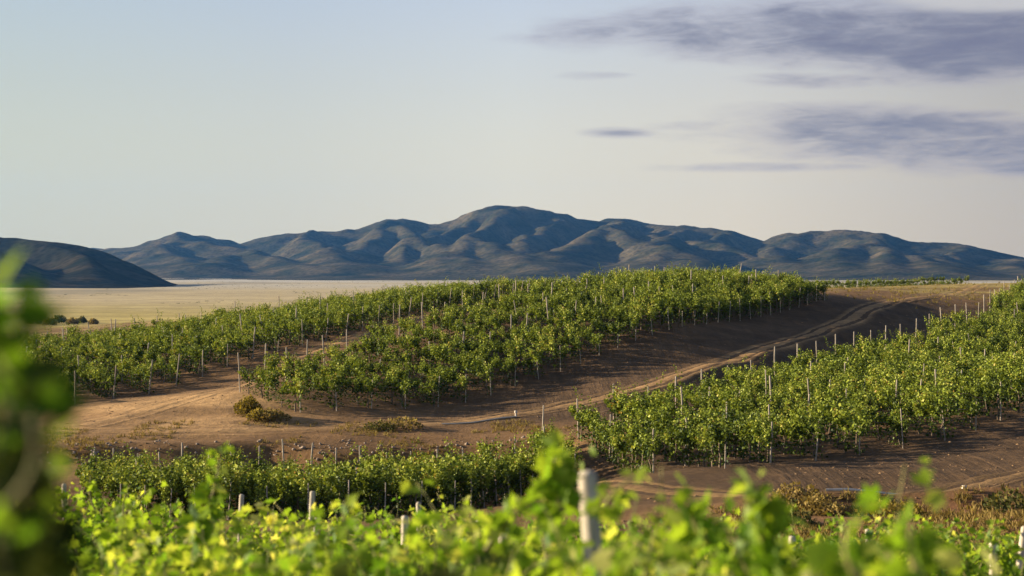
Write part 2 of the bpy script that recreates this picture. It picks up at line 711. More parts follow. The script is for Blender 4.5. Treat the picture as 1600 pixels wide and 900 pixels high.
# soil colours, laid out in plan; the bank colour carries painted shade
BROWN = np.array([.158, .090, .038])
TAN = np.array([.40, .245, .105])
BANK_SHADE = np.array([.066, .042, .023])
RED = np.array([.17, .080, .038])
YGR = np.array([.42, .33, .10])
PLAIN = np.array([.42, .335, .175])
GREYP = np.array([.43, .39, .30])


def soil_col(x, y):
    n = fbm(x * .06, y * .06, 4, 51) + .5
    n2 = fbm(x * .3, y * .3, 3, 57) + .5
    c = BROWN[None] * (0.85 + .3 * n[:, None])

    def mix(c, col, w):
        return c * (1 - w[:, None]) + col[None] * w[:, None]
    # bare bright earth at the left turn
    w = sstep(1.25, .5, np.hypot((x + 20) / 10, (y - 94) / 9)) * (.35 + .65 * sstep(.3, .6, n2))
    c = mix(c, TAN, w)
    # banks under the blocks: their shade painted into the earth colour
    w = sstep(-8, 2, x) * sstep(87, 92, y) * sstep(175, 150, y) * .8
    c = mix(c, BANK_SHADE, w)
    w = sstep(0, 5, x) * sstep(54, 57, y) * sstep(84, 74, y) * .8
    c = mix(c, BANK_SHADE, w)
    # red scrub ground lower right
    w = sstep(7, 12, x) * sstep(54, 52, y) * sstep(30, 36, y)
    c = mix(c, RED, w * .9)
    # crest behind block 2 / right: yellow brown grass
    w = sstep(165, 215, y) * sstep(.35, .65, n2) * .6
    c = mix(c, YGR, w)
    w = sstep(200, 260, y)
    c = mix(c, YGR * .9, w * .7)
    w = sstep(330, 420, y)
    c = mix(c, YGR * (0.9 + .0), w)
    w = sstep(560, 900, y + 160 * (n - .5))
    c = mix(c, PLAIN, w)
    k = fbm(x * .0025, y * .006, 4, 61) + .5
    w = sstep(1000, 2600, y) * (.35 + .9 * sstep(.4, .65, k))
    c = mix(c, GREYP, np.clip(w, 0, 1))
    w = sstep(700, 1000, y) * sstep(.56, .68, fbm(x * .006, y * .003, 4, 67) + .5) * .55
    c = mix(c, np.array([.17, .15, .10]), w)
    return c


def furrow_w(x, y):
    bank2 = sstep(-12, -4, x) * sstep(90, 95, y) * sstep(190, 160, y)
    bank3 = sstep(6, 10, x) * sstep(55, 58, y)
    return np.clip(np.maximum(bank2, bank3), 0.12, 1) * (.35 + .65 * (vnoise(x * .22, y * .22, 303)))


def axis(dense_a, dense_b, step, lo, hi, g=1.09):
    a = list(np.arange(dense_a, dense_b + 1e-6, step))
    s = step
    v = dense_b
    while v < hi:
        s *= g
        v = min(v + s, hi)
        a.append(v)
    s = step
    v = dense_a
    pre = []
    while v > lo:
        s *= g
        v = max(v - s, lo)
        pre.append(v)
    return np.array(pre[::-1] + a)


xs = axis(-48, 58, 0.5, -6500, 6500)
ys = axis(20, 175, 0.5, -600, 6500, 1.05)
GX, GY = np.meshgrid(xs, ys)
GZ = H(GX, GY)
nx, ny = len(xs), len(ys)
idx = np.arange(nx * ny).reshape(ny, nx)
Q = np.stack([idx[:-1, :-1], idx[:-1, 1:], idx[1:, 1:], idx[1:, :-1]], -1).reshape(-1, 4)
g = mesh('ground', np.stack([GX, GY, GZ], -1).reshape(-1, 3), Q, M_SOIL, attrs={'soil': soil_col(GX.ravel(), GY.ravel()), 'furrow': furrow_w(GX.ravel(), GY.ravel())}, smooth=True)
tag(g, 'brown vineyard earth rolling down to a wide tan valley plain', 'ground', kind='structure')
from mathutils.bvhtree import BVHTree


# ------------------------------------------------------------------ dirt tracks, following the ground
def catmull(P, step=0.6):
    P = np.asarray(P, float)
    Pp = np.vstack([2 * P[0] - P[1], P, 2 * P[-1] - P[-2]])
    out = []
    for i in range(1, len(Pp) - 2):
        a, b, c_, d = Pp[i - 1], Pp[i], Pp[i + 1], Pp[i + 2]
        n = max(2, int(np.linalg.norm(c_ - b) / step))
        for t in np.arange(n) / n:
            out.append(0.5 * ((2 * b) + (-a + c_) * t + (2 * a - 5 * b + 4 * c_ - d) * t * t + (-a + 3 * b - 3 * c_ + d) * t ** 3))
    out.append(P[-1])
    return np.array(out)


def track(pts, width, label, name='dirt_track', col=TAN, lift=0.035):
    P = catmull([U(*q)[:2] for q in pts])
    T = np.gradient(P, axis=0)
    T /= np.linalg.norm(T, axis=1)[:, None]
    Nn = np.stack([-T[:, 1], T[:, 0]], 1)
    m = 13
    t = np.linspace(-1, 1, m)
    s = np.arange(len(P))
    wl = width * .5 * (1 + .5 * fbm(s * .11, s * 0, 4, 71))
    wr = width * .5 * (1 + .5 * fbm(s * .11, s * 0 + 50, 4, 73))
    off = np.where(t[None] < 0, t[None] * wl[:, None], t[None] * wr[:, None])
    XY = P[:, None] + off[..., None] * Nn[:, None]
    Z = H(XY[..., 0], XY[..., 1])
    prof = lift - 0.05 * (np.abs(t) > .99) - .07 * np.exp(-((np.abs(t) - .45) / .16) ** 2)
    V = np.concatenate([XY, (Z + prof[None])[..., None]], -1).reshape(-1, 3)
    ii = np.arange(len(P) * m).reshape(len(P), m)
    Q = np.stack([ii[:-1, :-1], ii[1:, :-1], ii[1:, 1:], ii[:-1, 1:]], -1).reshape(-1, 4)
    tt = np.broadcast_to(np.abs(t)[None], (len(P), m)).ravel()
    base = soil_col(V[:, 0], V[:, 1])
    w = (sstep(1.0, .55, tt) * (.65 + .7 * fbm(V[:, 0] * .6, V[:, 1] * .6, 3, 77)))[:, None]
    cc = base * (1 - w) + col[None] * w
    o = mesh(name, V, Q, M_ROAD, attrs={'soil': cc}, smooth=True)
    return tag(o, label, 'dirt track', kind='structure')


track([(-200, 672, 93), (110, 675, 89), (300, 678, 88), (500, 674, 89), (700, 662, 91.5), (900, 632, 96.5), (1050, 595, 103), (1200, 552, 118),
       (1300, 517, 133), (1400, 478, 160), (1470, 460, 185), (1530, 449, 230)], 3.0,
      'long pale dirt track climbing right under the bank of the middle vines', col=TAN * .9)
track([(130, 668, 90.5), (230, 645, 94.5), (330, 612, 100), (420, 582, 110), (520, 545, 122), (640, 503, 141), (760, 478, 163)], 2.6,
      'sunlit tan dirt track turning up between the two left vine blocks')
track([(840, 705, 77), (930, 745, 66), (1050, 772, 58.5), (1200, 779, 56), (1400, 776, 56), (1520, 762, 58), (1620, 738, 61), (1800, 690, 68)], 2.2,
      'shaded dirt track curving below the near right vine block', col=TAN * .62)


# ------------------------------------------------------------------ mountains
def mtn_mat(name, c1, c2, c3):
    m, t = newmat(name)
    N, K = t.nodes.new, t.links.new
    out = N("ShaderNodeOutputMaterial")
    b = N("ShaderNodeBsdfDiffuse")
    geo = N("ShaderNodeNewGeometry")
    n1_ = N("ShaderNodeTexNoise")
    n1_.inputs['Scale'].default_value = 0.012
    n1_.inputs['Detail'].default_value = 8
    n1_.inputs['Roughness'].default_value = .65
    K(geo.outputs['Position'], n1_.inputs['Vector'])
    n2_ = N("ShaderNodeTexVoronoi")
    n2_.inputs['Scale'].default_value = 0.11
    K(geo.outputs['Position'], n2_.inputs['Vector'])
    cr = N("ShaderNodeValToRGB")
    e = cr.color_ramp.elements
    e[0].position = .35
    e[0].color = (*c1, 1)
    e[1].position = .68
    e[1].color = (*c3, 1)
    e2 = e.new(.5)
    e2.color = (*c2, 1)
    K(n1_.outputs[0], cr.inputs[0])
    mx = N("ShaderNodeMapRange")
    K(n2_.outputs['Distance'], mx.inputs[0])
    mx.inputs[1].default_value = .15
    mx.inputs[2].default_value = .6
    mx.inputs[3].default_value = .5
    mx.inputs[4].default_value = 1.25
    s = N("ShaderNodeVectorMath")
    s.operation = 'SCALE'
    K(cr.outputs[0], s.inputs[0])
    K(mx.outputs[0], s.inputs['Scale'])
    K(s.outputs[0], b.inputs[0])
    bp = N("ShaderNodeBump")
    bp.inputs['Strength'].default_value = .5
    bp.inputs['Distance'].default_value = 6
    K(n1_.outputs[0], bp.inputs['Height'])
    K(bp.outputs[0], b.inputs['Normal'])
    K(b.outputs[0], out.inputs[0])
    return m


M_MTN = mtn_mat('scrub_hill', (.013, .018, .010), (.044, .040, .023), (.092, .072, .042))
M_MTN2 = mtn_mat('shaded_scrub_hill', (.008, .011, .008), (.018, .018, .012), (.045, .036, .022))  # range's scrub colours darkened: the left hill's shade is painted in

# spines: (px, py, D) -> (px, py, D), half width (m)
SP = []


def sp(w, *pts):
    P = [U(*q) for q in pts]
    for a, b in zip(P[:-1], P[1:]):
        SP.append((a, b, w))


# skyline spine
sky_pts = [(-500, 300, 4900), (-250, 340, 4900), (60, 392, 4900), (200, 386, 4700), (280, 363, 4600), (335, 371, 4700), (375, 379, 4800), (430, 367, 4700), (500, 360, 4700), (560, 358, 4700),
           (600, 344, 4700), (630, 341, 4700), (665, 348, 4800), (700, 348, 4800), (735, 331, 4700), (770, 321, 4600), (830, 323, 4600), (875, 334, 4700),
           (920, 344, 4700), (975, 341, 4900), (1010, 349, 4900), (1060, 352, 4700), (1130, 358, 4600), (1190, 374, 4700), (1230, 364, 4500),
           (1320, 359, 4400), (1380, 364, 4400), (1420, 377, 4400), (1500, 380, 4300), (1560, 394, 4200), (1620, 405, 4200), (1720, 392, 4300), (1900, 380, 4300), (2300, 330, 4500)]
sp(330, *sky_pts)
# spurs and foothills (peak lines running down toward the plain)
sp(150, (280, 366, 4550), (250, 390, 4000), (300, 412, 3700))
sp(140, (285, 372, 4400), (400, 398, 3900), (500, 424, 3500))
sp(120, (360, 395, 4000), (330, 414, 3600))
sp(150, (500, 362, 4600), (470, 385, 4200), (560, 410, 3800), (600, 430, 3500))
sp(150, (620, 343, 4650), (560, 372, 4200), (505, 392, 3900), (560, 417, 3500))
sp(120, (625, 350, 4500), (640, 375, 4200), (600, 400, 3800))
sp(170, (740, 336, 4600), (700, 356, 4400), (650, 378, 4100), (720, 394, 3800))
sp(150, (770, 325, 4550), (790, 350, 4300), (740, 375, 4000), (700, 395, 3700), (725, 420, 3400))
sp(130, (740, 378, 3950), (790, 402, 3600), (830, 428, 3200))
sp(160, (870, 336, 4600), (860, 360, 4300), (820, 385, 3900), (790, 410, 3500))
sp(170, (960, 345, 4700), (960, 354, 4200), (905, 380, 3800), (860, 402, 3500), (850, 430, 3150))
sp(150, (965, 356, 4150), (1010, 385, 3700), (1080, 415, 3300))
sp(150, (1060, 358, 4600), (1045, 368, 4100), (1010, 395, 3600), (1000, 425, 3200))
sp(150, (1130, 362, 4500), (1110, 378, 4100), (1180, 400, 3800), (1290, 432, 3300))
sp(140, (1190, 378, 4500), (1230, 392, 4100))
sp(170, (1320, 362, 4350), (1350, 378, 4000), (1290, 395, 3700), (1330, 422, 3300))
sp(150, (1350, 380, 3950), (1420, 402, 3600), (1470, 432, 3100))
sp(140, (1380, 395, 3700), (1390, 425, 3200))
sp(160, (1500, 384, 4250), (1440, 400, 3900), (1500, 425, 3400))
sp(160, (1600, 400, 4150), (1560, 415, 3700), (1640, 432, 3300))
sp(200, (2000, 370, 4200), (1800, 400, 3600))
sp(200, (-200, 345, 4800), (-100, 390, 4000))


def spine_height(x, y, spines, wj=0.3, seed=81):
    wx = x + 160 * fbm(x * .0022, y * .0022, 4, seed)
    wy = y + 160 * fbm(x * .0022, y * .0022, 4, seed + 9)
    acc = np.zeros(x.shape)
    k = 0.4
    for a, b, w in spines:
        ab = b[:2] - a[:2]
        L2 = (ab ** 2).sum()
        t = np.clip(((wx - a[0]) * ab[0] + (wy - a[1]) * ab[1]) / L2, 0, 1)
        d2 = (wx - a[0] - t * ab[0]) ** 2 + (wy - a[1] - t * ab[1]) ** 2
        h = (a[2] + t * (b[2] - a[2])) + 18.0
        dd = np.sqrt(d2 + (.16 * w) ** 2) - .16 * w
        hh = h - (h + 14) * (1 - np.exp(-dd / w)) * 1.12 - 6
        acc += np.exp(np.minimum(hh * k, 60))
    return np.log(acc + .03) / k - 4


mx_ = np.arange(-2600, 3000, 9.0)
my_ = np.arange(2750, 5900, 11.0)
MX, MY = np.meshgrid(mx_, my_)
MZ = spine_height(MX, MY, SP)
# gullies
rid = 1 - np.abs(2 * (fbm(MX * .0042, MY * .0042, 4, 91) + .0)) * 2.2
MZ = MZ * (1 + .0 * rid) + sstep(5, 50, MZ) * ((rid - .7) * 15 + (1 - np.abs(2 * fbm(MX * .011 + .003 * MZ, MY * .008, 3, 191)) * 2.2 - .7) * 4 + fbm(MX * .025, MY * .025, 4, 95) * 6)
# pull each bearing's crest onto the skyline seen from the vineyard
ang = MX / MY
SPX = np.array([(q[0] - 800) / 2790 for q in sky_pts])
SPY = np.array([(HZ - q[1]) / 2790 for q in sky_pts])
bins = np.linspace(-.55, .6, 460)
bi = np.clip(np.digitize(ang, bins) - 1, 0, len(bins) - 2)
cur = np.full(len(bins) - 1, -1.0)
np.maximum.at(cur, bi.ravel(), (MZ / MY).ravel())
cur = np.convolve(np.pad(cur, 4, mode='edge'), np.hanning(11)[1:-1] / np.hanning(11)[1:-1].sum(), mode='valid')
bc = .5 * (bins[1:] + bins[:-1])
tgt = np.interp(bc, SPX, SPY)
ratio = np.clip((tgt + .003) / (cur + .003), .4, 2.5)
r = np.interp(ang, bc, ratio)
MZ = (MZ + 14) * r - 14
base = -17
edge = sstep(2750, 3050, MY) * sstep(5900, 5600, MY) * sstep(-2600, -2300, MX) * sstep(3000, 2700, MX)
MZ = base + (MZ - base) * edge
ii = np.arange(MX.size).reshape(MX.shape)
Q = np.stack([ii[:-1, :-1], ii[:-1, 1:], ii[1:, 1:], ii[1:, :-1]], -1).reshape(-1, 4)
o = mesh('mountains', np.stack([MX, MY, MZ], -1).reshape(-1, 3), Q, M_MTN, smooth=True)
tag(o, 'blue brown scrub covered mountain range across the far side of the valley', 'mountains', kind='structure')

# dark near hill at the left
SPL = []
_P = [U(-900, 200, 2300), U(-500, 290, 2200), U(-200, 345, 2100), U(-60, 366, 2050), U(0, 371, 2050), U(45, 374, 2030), U(120, 382, 2000), U(170, 396, 1950), U(215, 415, 1900), U(262, 440, 1850)]
for a, b in zip(_P[:-1], _P[1:]):
    SPL.append((a, b, 150))
for P in [(U(-200, 352, 2050), U(-60, 395, 1800), U(60, 440, 1600)), (U(60, 380, 2000), U(120, 412, 1800), U(170, 444, 1650))]:
    for a, b in zip(P[:-1], P[1:]):
        SPL.append((a, b, 70))
hx = np.arange(-2600, -250, 8.0)
hy = np.arange(1350, 3000, 8.0)
HX, HY = np.meshgrid(hx, hy)
HH = spine_height(HX, HY, SPL, seed=181)
rid = 1 - np.abs(2 * fbm(HX * .008, HY * .008, 4, 191)) * 2.2
HH = HH + sstep(0, 25, HH) * ((rid - .75) * 5 + fbm(HX * .04, HY * .04, 4, 195) * 3)
ang = HX / HY
PX = np.array([p[0] / p[1] for p in _P])
PZ = np.array([p[2] / p[1] for p in _P])
bi = np.clip(np.digitize(ang, bins) - 1, 0, len(bins) - 2)
cur = np.full(len(bins) - 1, -1.0)
np.maximum.at(cur, bi.ravel(), (HH / HY).ravel())
cur = np.where(cur < -.5, np.nan, cur)
ok = ~np.isnan(cur)
ratio = np.clip((np.interp(bc, PX, PZ) + .008) / (np.interp(bc, bc[ok], cur[ok]) + .008), .2, 2.5)
ratio = np.convolve(np.pad(ratio, 3, mode='edge'), np.ones(7) / 7, mode='valid')
HH = (HH + 16) * np.interp(ang, bc, ratio) - 16
edge = sstep(1350, 1560, HY) * sstep(3000, 2700, HY) * sstep(-2600, -2300, HX) * sstep(-.176, -.202, ang)
HH = -17 + (HH + 17) * edge
ii = np.arange(HX.size).reshape(HX.shape)
Q = np.stack([ii[:-1, :-1], ii[:-1, 1:], ii[1:, 1:], ii[1:, :-1]], -1).reshape(-1, 4)
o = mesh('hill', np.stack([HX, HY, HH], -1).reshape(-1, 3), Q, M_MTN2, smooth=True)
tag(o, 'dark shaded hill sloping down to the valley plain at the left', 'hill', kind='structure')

# ------------------------------------------------------------------ air
hz_m, t = newmat('haze_air')
out = t.nodes.new("ShaderNodeOutputMaterial")
pv = t.nodes.new("ShaderNodeVolumePrincipled")
pv.inputs['Color'].default_value = (.13, .42, 1.0, 1)
pv.inputs['Density'].default_value = 0.16 / 4500
pv.inputs['Anisotropy'].default_value = 0.35
t.links.new(pv.outputs[0], out.inputs['Volume'])
bx0 = np.array([[x, y, z] for x in (-6700, 6700) for y in (-800, 6800) for z in (-22, 330)], float)
fq = np.array([[0, 1, 3, 2], [4, 6, 7, 5], [0, 4, 5, 1], [2, 3, 7, 6], [0, 2, 6, 4], [1, 5, 7, 3]])
hz = mesh('haze', bx0, fq, hz_m)
tag(hz, 'thin blue evening air over the valley', 'haze', kind='stuff')


# ------------------------------------------------------------------ leaves and vines
def leaf_geo(detail):
    """unit leaf, stalk at origin, growing along +Y, lying in XY, folded along the midrib"""
    if detail == 0:
        V = np.array([[0, 0, 0], [.50, .42, .12], [0, 1.0, -.05], [-.50, .42, .12]], float)
        return V, np.array([[0, 1, 2, 3]]), None
    pts = [(0, .10), (.20, -.12), (.48, .02), (.31, .24), (.66, .50), (.34, .52), (.31, .84), (.12, .70), (0, 1.12)]
    Rr = [(x, y, .30 * abs(x) - .16 * y * y) for x, y in pts]
    Lr = [(-x, y, .30 * abs(x) - .16 * y * y) for x, y in pts[1:-1]][::-1]
    ring = Rr + Lr
    V = np.array([(0, .38, -.05)] + ring, float)
    n = len(ring)
    T = np.array([[0, 1 + k, 1 + (k + 1) % n] for k in range(n)])
    return V, None, T


def scatter_leaves(pos, direc, size, rg, detail, tint):
    """instances of the unit leaf: pos (n,3), direc (n,3) growth direction of blade"""
    n = len(pos)
    V0, Q0, T0 = leaf_geo(detail)
    y = direc / (np.linalg.norm(direc, axis=1)[:, None] + 1e-9)
    r = rg.normal(size=(n, 3)) + np.array([0, 0, .9])
    z = r - (r * y).sum(1)[:, None] * y
    z /= np.linalg.norm(z, axis=1)[:, None] + 1e-9
    x = np.cross(y, z)
    s = size[:, None, None]
    V = pos[:, None] + s * (V0[None, :, 0:1] * x[:, None] + V0[None, :, 1:2] * y[:, None] + V0[None, :, 2:3] * z[:, None])
    m = len(V0)
    offs = (np.arange(n) * m)[:, None, None]
    Q = None if Q0 is None else (Q0[None] + offs).reshape(-1, 4)
    T = None if T0 is None else (T0[None] + offs).reshape(-1, 3)
    A = np.repeat(tint, m)
    return V.reshape(-1, 3), Q, T, A


def vine_arrays(seed, h=1.85, length=1.25, nshoot=26, nleaf=11, lsize=.13, detail=0, spread=.36, stems=False, tall=0, tb=0.0, cluster=2, tallf=(.62, .80), skirt=.36):
    """foliage of a trellised vine; local X is along the row"""
    rg = np.random.default_rng(seed)
    P, D, S, Tn = [], [], [], []
    stemacc = Acc()
    ch = h * .47
    nb_ = max(3, nshoot // 4)
    bund = [(((b_ + .5) / nb_ - .5) * length + rg.normal() * .05, rg.normal() * .30, rg.normal() * .9, rg.uniform(.72, 1.18), rg.normal() * .11) for b_ in range(nb_)]
    for k in range(nshoot):
        bx_, bdx, bside, bh, bt = bund[k % nb_]
        x0 = rg.uniform(-.5, .5) * length if cluster < 3 else bx_ + rg.normal() * .05
        p = np.array([x0, rg.normal() * .05, ch + rg.normal() * .06])
        is_tall = k < tall
        Ls = h * (rg.uniform(.42, .56) if not is_tall else rg.uniform(*tallf))
        side = rg.normal()
        if cluster >= 3:
            side = bside + .35 * side
            Ls *= bh
        d = np.array([rg.normal() * .28 if cluster < 3 else bdx + rg.normal() * .12, side * .42, 1.0 if not is_tall else 1.7])
        d /= np.linalg.norm(d)
        nl = int(nleaf * (1.0 if not is_tall else 1.5))
        st = Ls / nl
        stem = [p.copy()]
        shoot_t = rg.normal() * .10 + (bt if cluster >= 3 else 0)
        for j in range(nl):
            f = (j + 1) / nl
            droop = .035 + .16 * f * f * (0.25 if is_tall else 1.0)
            d = d + np.array([rg.normal() * .10, side * .05 + rg.normal() * .08, -droop])
            d /= np.linalg.norm(d)
            p = p + d * st
            p[1] = np.clip(p[1], -spread * 1.4, spread * 1.4)
            stem.append(p.copy())
            for q in range(cluster if not is_tall else max(1, cluster - 1)):
                u = rg.normal(size=3)
                u[2] = u[2] * .5 - .15
                u /= np.linalg.norm(u)
                pl = p + u * rg.uniform(.02, .10)
                P.append(pl)
                D.append(u + np.array([0, 0, -.25]))
                sz = lsize * rg.uniform(.65, 1.2) * (1 - .38 * f * f)
                if is_tall and f > .5:
                    sz *= .75
                S.append(sz)
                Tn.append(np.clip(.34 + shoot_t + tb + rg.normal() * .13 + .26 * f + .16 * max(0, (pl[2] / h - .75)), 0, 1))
        if stems:
            sv, sq = tube(stem, np.linspace(.006, .0025, len(stem)), 4)
            stemacc.add(sv, sq)
    # hanging skirt
    ns = int(nshoot * (2.4 if skirt < .5 else 5.5))
    for k in range(ns):
        pl = np.array([rg.uniform(-.5, .5) * length, rg.normal() * spread * .5, ch + rg.uniform(-skirt, .2)])
        P.append(pl)
        u = rg.normal(size=3)
        u[2] = -abs(u[2]) * .6
        D.append(u)
        S.append(lsize * rg.uniform(.7, 1.1))
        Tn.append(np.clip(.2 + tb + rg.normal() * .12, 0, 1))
    V, Q, T, A = scatter_leaves(np.array(P), np.array(D), np.array(S), rg, detail, np.array(Tn))
    return V, Q, T, A, stemacc


def trunk_arrays(seed, h=1.85, length=1.25, n=5):
    rg = np.random.default_rng(seed + 999)
    ac = Acc()
    ch = h * .52
    pts = [[rg.normal() * .01, rg.normal() * .01, -.12]]
    for k in range(1, 6):
        pts.append([rg.normal() * .025, rg.normal() * .025, ch * k / 5])
    v, q = tube(pts, np.linspace(.042, .026, 6), n)
    ac.add(v, q)
    top = np.array(pts[-1])
    for s in (-1, 1):
        arm = [top - [0, 0, .06]]
        for k in range(1, 5):
            arm.append(top + np.array([s * length * .5 * k / 4, rg.normal() * .02, rg.normal() * .02]))
        v, q = tube(arm, np.linspace(.022, .012, 5), n)
        ac.add(v, q)
    return ac


def clear_name(o, nm):
    o.name = nm


# ---- prototypes of the block vines (mid distance)
NPV = 10
proto_data = []
for k in range(NPV):
    proto_data.append((vine_arrays(100 + k, nshoot=12 + (k % 4) * 2, nleaf=9, lsize=.135, detail=0, tall=1 + k % 3, length=1.2, spread=.25, cluster=4, skirt=.74), trunk_arrays(100 + k)))
PROTO = []
for k in range(NPV):
    (V, Q, T, A, _), tr = proto_data[k]
    r_ = empty('grapevine', (0, 0, 0))
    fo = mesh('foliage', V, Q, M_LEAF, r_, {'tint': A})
    tk = tr.build('trunk', M_BARK, r_, True)
    PROTO.append(r_)
proto_used = [False] * NPV


def post_arrays(seed, h, rad, bend=0.0, n=7):
    rg = np.random.default_rng(seed)
    pts = [[0, 0, -.35], [rg.normal() * .01, 0, h * .35], [rg.normal() * .015, rg.normal() * .01, h * .7], [rg.normal() * .02, 0, h - .012]]
    v, q = tube(pts, [rad, rad * rg.uniform(.9, 1.05), rad * .95, rad * .88], n, cap=False)
    top = v[-n:]
    c = top.mean(0) + [0, 0, .012 + rg.uniform(0, .02)]
    v = np.vstack([v, top * .75 + c * .25 + [0, 0, .01], c[None]])
    m = len(v) - 1 - 2 * n
    q2 = [[m + k, m + (k + 1) % n, m + n + (k + 1) % n, m + n + k] for k in range(n)]
    q3 = [[m + n + k, m + n + (k + 1) % n, len(v) - 1, len(v) - 1] for k in range(n)]
    return v, np.vstack([q, q2, q3])


NPP = 6
post_data = []
post_proto = []
for k in range(NPP):
    h = 2.15 + .12 * (k - 2)
    v, q = post_arrays(300 + k, h, .038 + .006 * (k % 3))
    post_data.append((v, q))
    ac = Acc()
    ac.add(v, q)
    post_proto.append(ac)
post_mesh = []
for k in range(NPP):
    o = post_proto[k].build('trellis_post', M_POST, None, False)
    post_mesh.append(o.data)
    bpy.data.objects.remove(o)

ONES = "zeroth first second third fourth fifth sixth seventh eighth ninth tenth eleventh twelfth thirteenth fourteenth fifteenth sixteenth seventeenth eighteenth nineteenth".split()
TENS = {20: ("twentieth", "twenty"), 30: ("thirtieth", "thirty"), 40: ("fortieth", "forty"), 50: ("fiftieth", "fifty"), 60: ("sixtieth", "sixty")}


def ordw(n):
    if n < 20:
        return ONES[n]
    t_ = n // 10 * 10
    return TENS[t_][0] if n % 10 == 0 else TENS[t_][1] + '-' + ONES[n % 10]


# ---- rows of every block: (block, row, along, x, y, rotation, scale, end?)
vines = []
posts = []


def in_view(x, y, mrg=0.03):
    return y > 1 and (-.287 - mrg - 6 / y) < x / y < (.287 + mrg + 3 / y)


def add_row(block, ri, a, b, step=1.18, pstep=6.5, sc0=1.0, lean=0.0, keep=1.0, post_h=1.0, midposts=True):
    """a = far end (x,y), b = near end (x,y)"""
    a = np.asarray(a, float)[:2]
    b = np.asarray(b, float)[:2]
    Ln = np.linalg.norm(b - a)
    d = (b - a) / max(Ln, 1e-6)
    rz = math.atan2(d[1], d[0])
    n = max(1, int(round(Ln / step)))
    for k in range(n):
        s = (k + .5) / n * Ln
        p = a + d * s
        if not in_view(*p) or rng.random() > keep:
            continue
        p = p + rng.normal(size=2) * .06
        sc_ = sc0 * rng.uniform(.78, 1.28) * (1 + .22 * float(fbm(p[0] * .09, p[1] * .09, 2, 333)))
        vines.append(dict(block=block, row=ri, k=k, n=n, x=p[0], y=p[1], rz=rz + (math.pi if rng.random() < .5 else 0) + rng.normal() * .08, s=sc_, end='near' if k == n - 1 else ('far' if k == 0 else '')))
    for e, q, sg in (('far', a, -1), ('near', b, 1)):
        q2 = q + d * sg * (.35 if e == 'far' else -.18)
        if in_view(*q2, -.003):
            posts.append(dict(block=block, row=ri, x=q2[0], y=q2[1], end=e, rz=rng.uniform(0, 6), s=sc0 * post_h * rng.uniform(.93, 1.07) * (1.0 if e == 'far' else .68 + .14 * (lean > 0)),
                              tilt=(d * sg * math.radians(rng.normal() * 3 + (lean if e == 'near' else 0)), rng.normal() * .04)))
    if midposts and Ln > 9:
        m = int(Ln // pstep)
        for k in range(1, m):
            q = a + d * Ln * (k + rng.uniform(-.2, .2)) / m
            if in_view(*q, -.003):
                posts.append(dict(block=block, row=ri, x=q[0], y=q[1], end='mid', rz=rng.uniform(0, 6), s=sc0 * post_h * rng.uniform(.74, 1.0), tilt=(rng.normal(size=2) * .03, rng.normal() * .06)))


def polyline_at(P, u):
    P = np.asarray([np.asarray(q)[:2] for q in P], float)
    seg = np.linalg.norm(np.diff(P, axis=0), axis=1)
    cum = np.concatenate([[0], np.cumsum(seg)]) / seg.sum()
    return np.array([np.interp(u, cum, P[:, 0]), np.interp(u, cum, P[:, 1])])


# middle block
f2 = [U(400, 652, 92), U(700, 637, 100), U(870, 585, 108), U(1050, 515, 120), U(1290, 470, 150)]
b2 = [U(380, 616, 98.5), U(455, 590, 105.5), U(526, 568, 113), U(660, 535, 122), U(800, 500, 135), U(1075, 456, 182)]
n2r = 31
for i in range(n2r):
    u = i / (n2r - 1)
    add_row('middle', i, polyline_at(b2, u ** .95), polyline_at(f2, u * .96 + .04), sc0=1.0)
# left block
r1 = np.array([-.42, .91])
f1 = [U(-150, 655, 100), U(120, 632, 101), U(227, 618, 106), U(378, 567, 117), U(526, 530, 128), U(650, 497, 143), U(760, 474, 160), U(905, 458, 196)]
n1r = 36
for i in range(n1r):
    u = i / (n1r - 1)
    q = polyline_at(f1, u)
    Lr = 34 if u < .8 else 34 - 14 * (u - .8) / .2
    add_row('left', i, q + r1 * Lr, q, lean=14, sc0=1.0 if u < .75 else 1.0 - .2 * (u - .75) / .25, pstep=8)
# right block: rows run almost straight toward the camera
fb = np.array([U(858, 706, 76), U(930, 722, 70), U(1125, 732, 64), U(1323, 714, 69), U(1500, 684, 73), U(1600, 645, 80), U(1750, 610, 92), U(2200, 600, 125)])
bb = np.array([U(850, 697, 81), U(900, 690, 82.5), U(985, 676, 85), U(1177, 615, 101), U(1290, 588, 111), U(1395, 556, 124), U(1530, 518, 145), U(1600, 470, 190), U(1900, 456, 205)])
i = 0
SK = .14
for X in np.arange(1.4, 62, 1.75):
    yb = np.interp(X, bb[:, 0], bb[:, 1])
    yf = yb - 10
    for _ in range(8):
        yf = np.interp(X + SK * (yb - yf), fb[:, 0], fb[:, 1])
    if yb - yf > 1.5:
        add_row('right', i, (X, yb), (X + SK * (yb - yf), yf), sc0=1.0, pstep=6, post_h=.98)
        i += 1
# lower block in the dip
b4 = [U(140, 752, 76), U(300, 745, 79.5), U(560, 742, 80.5), U(845, 735, 79)]
f4 = [U(150, 790, 66), U(330, 812, 62), U(560, 812, 62), U(720, 800, 64), U(850, 757, 73)]
n4r = 19
for i in range(n4r):
    u = i / (n4r - 1)
    add_row('lower', i, polyline_at(b4, u), polyline_at(f4, min(1, u * 1.0)), sc0=1.0, keep=.9, pstep=4.5, step=1.1, post_h=.86)
# low far rows on the crest
for i in range(7):
    add_row('crest', i, (34 + i * 1.5, 232 + i * 7), (64 + i * 1.0, 250 + i * 7), sc0=.62, midposts=False)

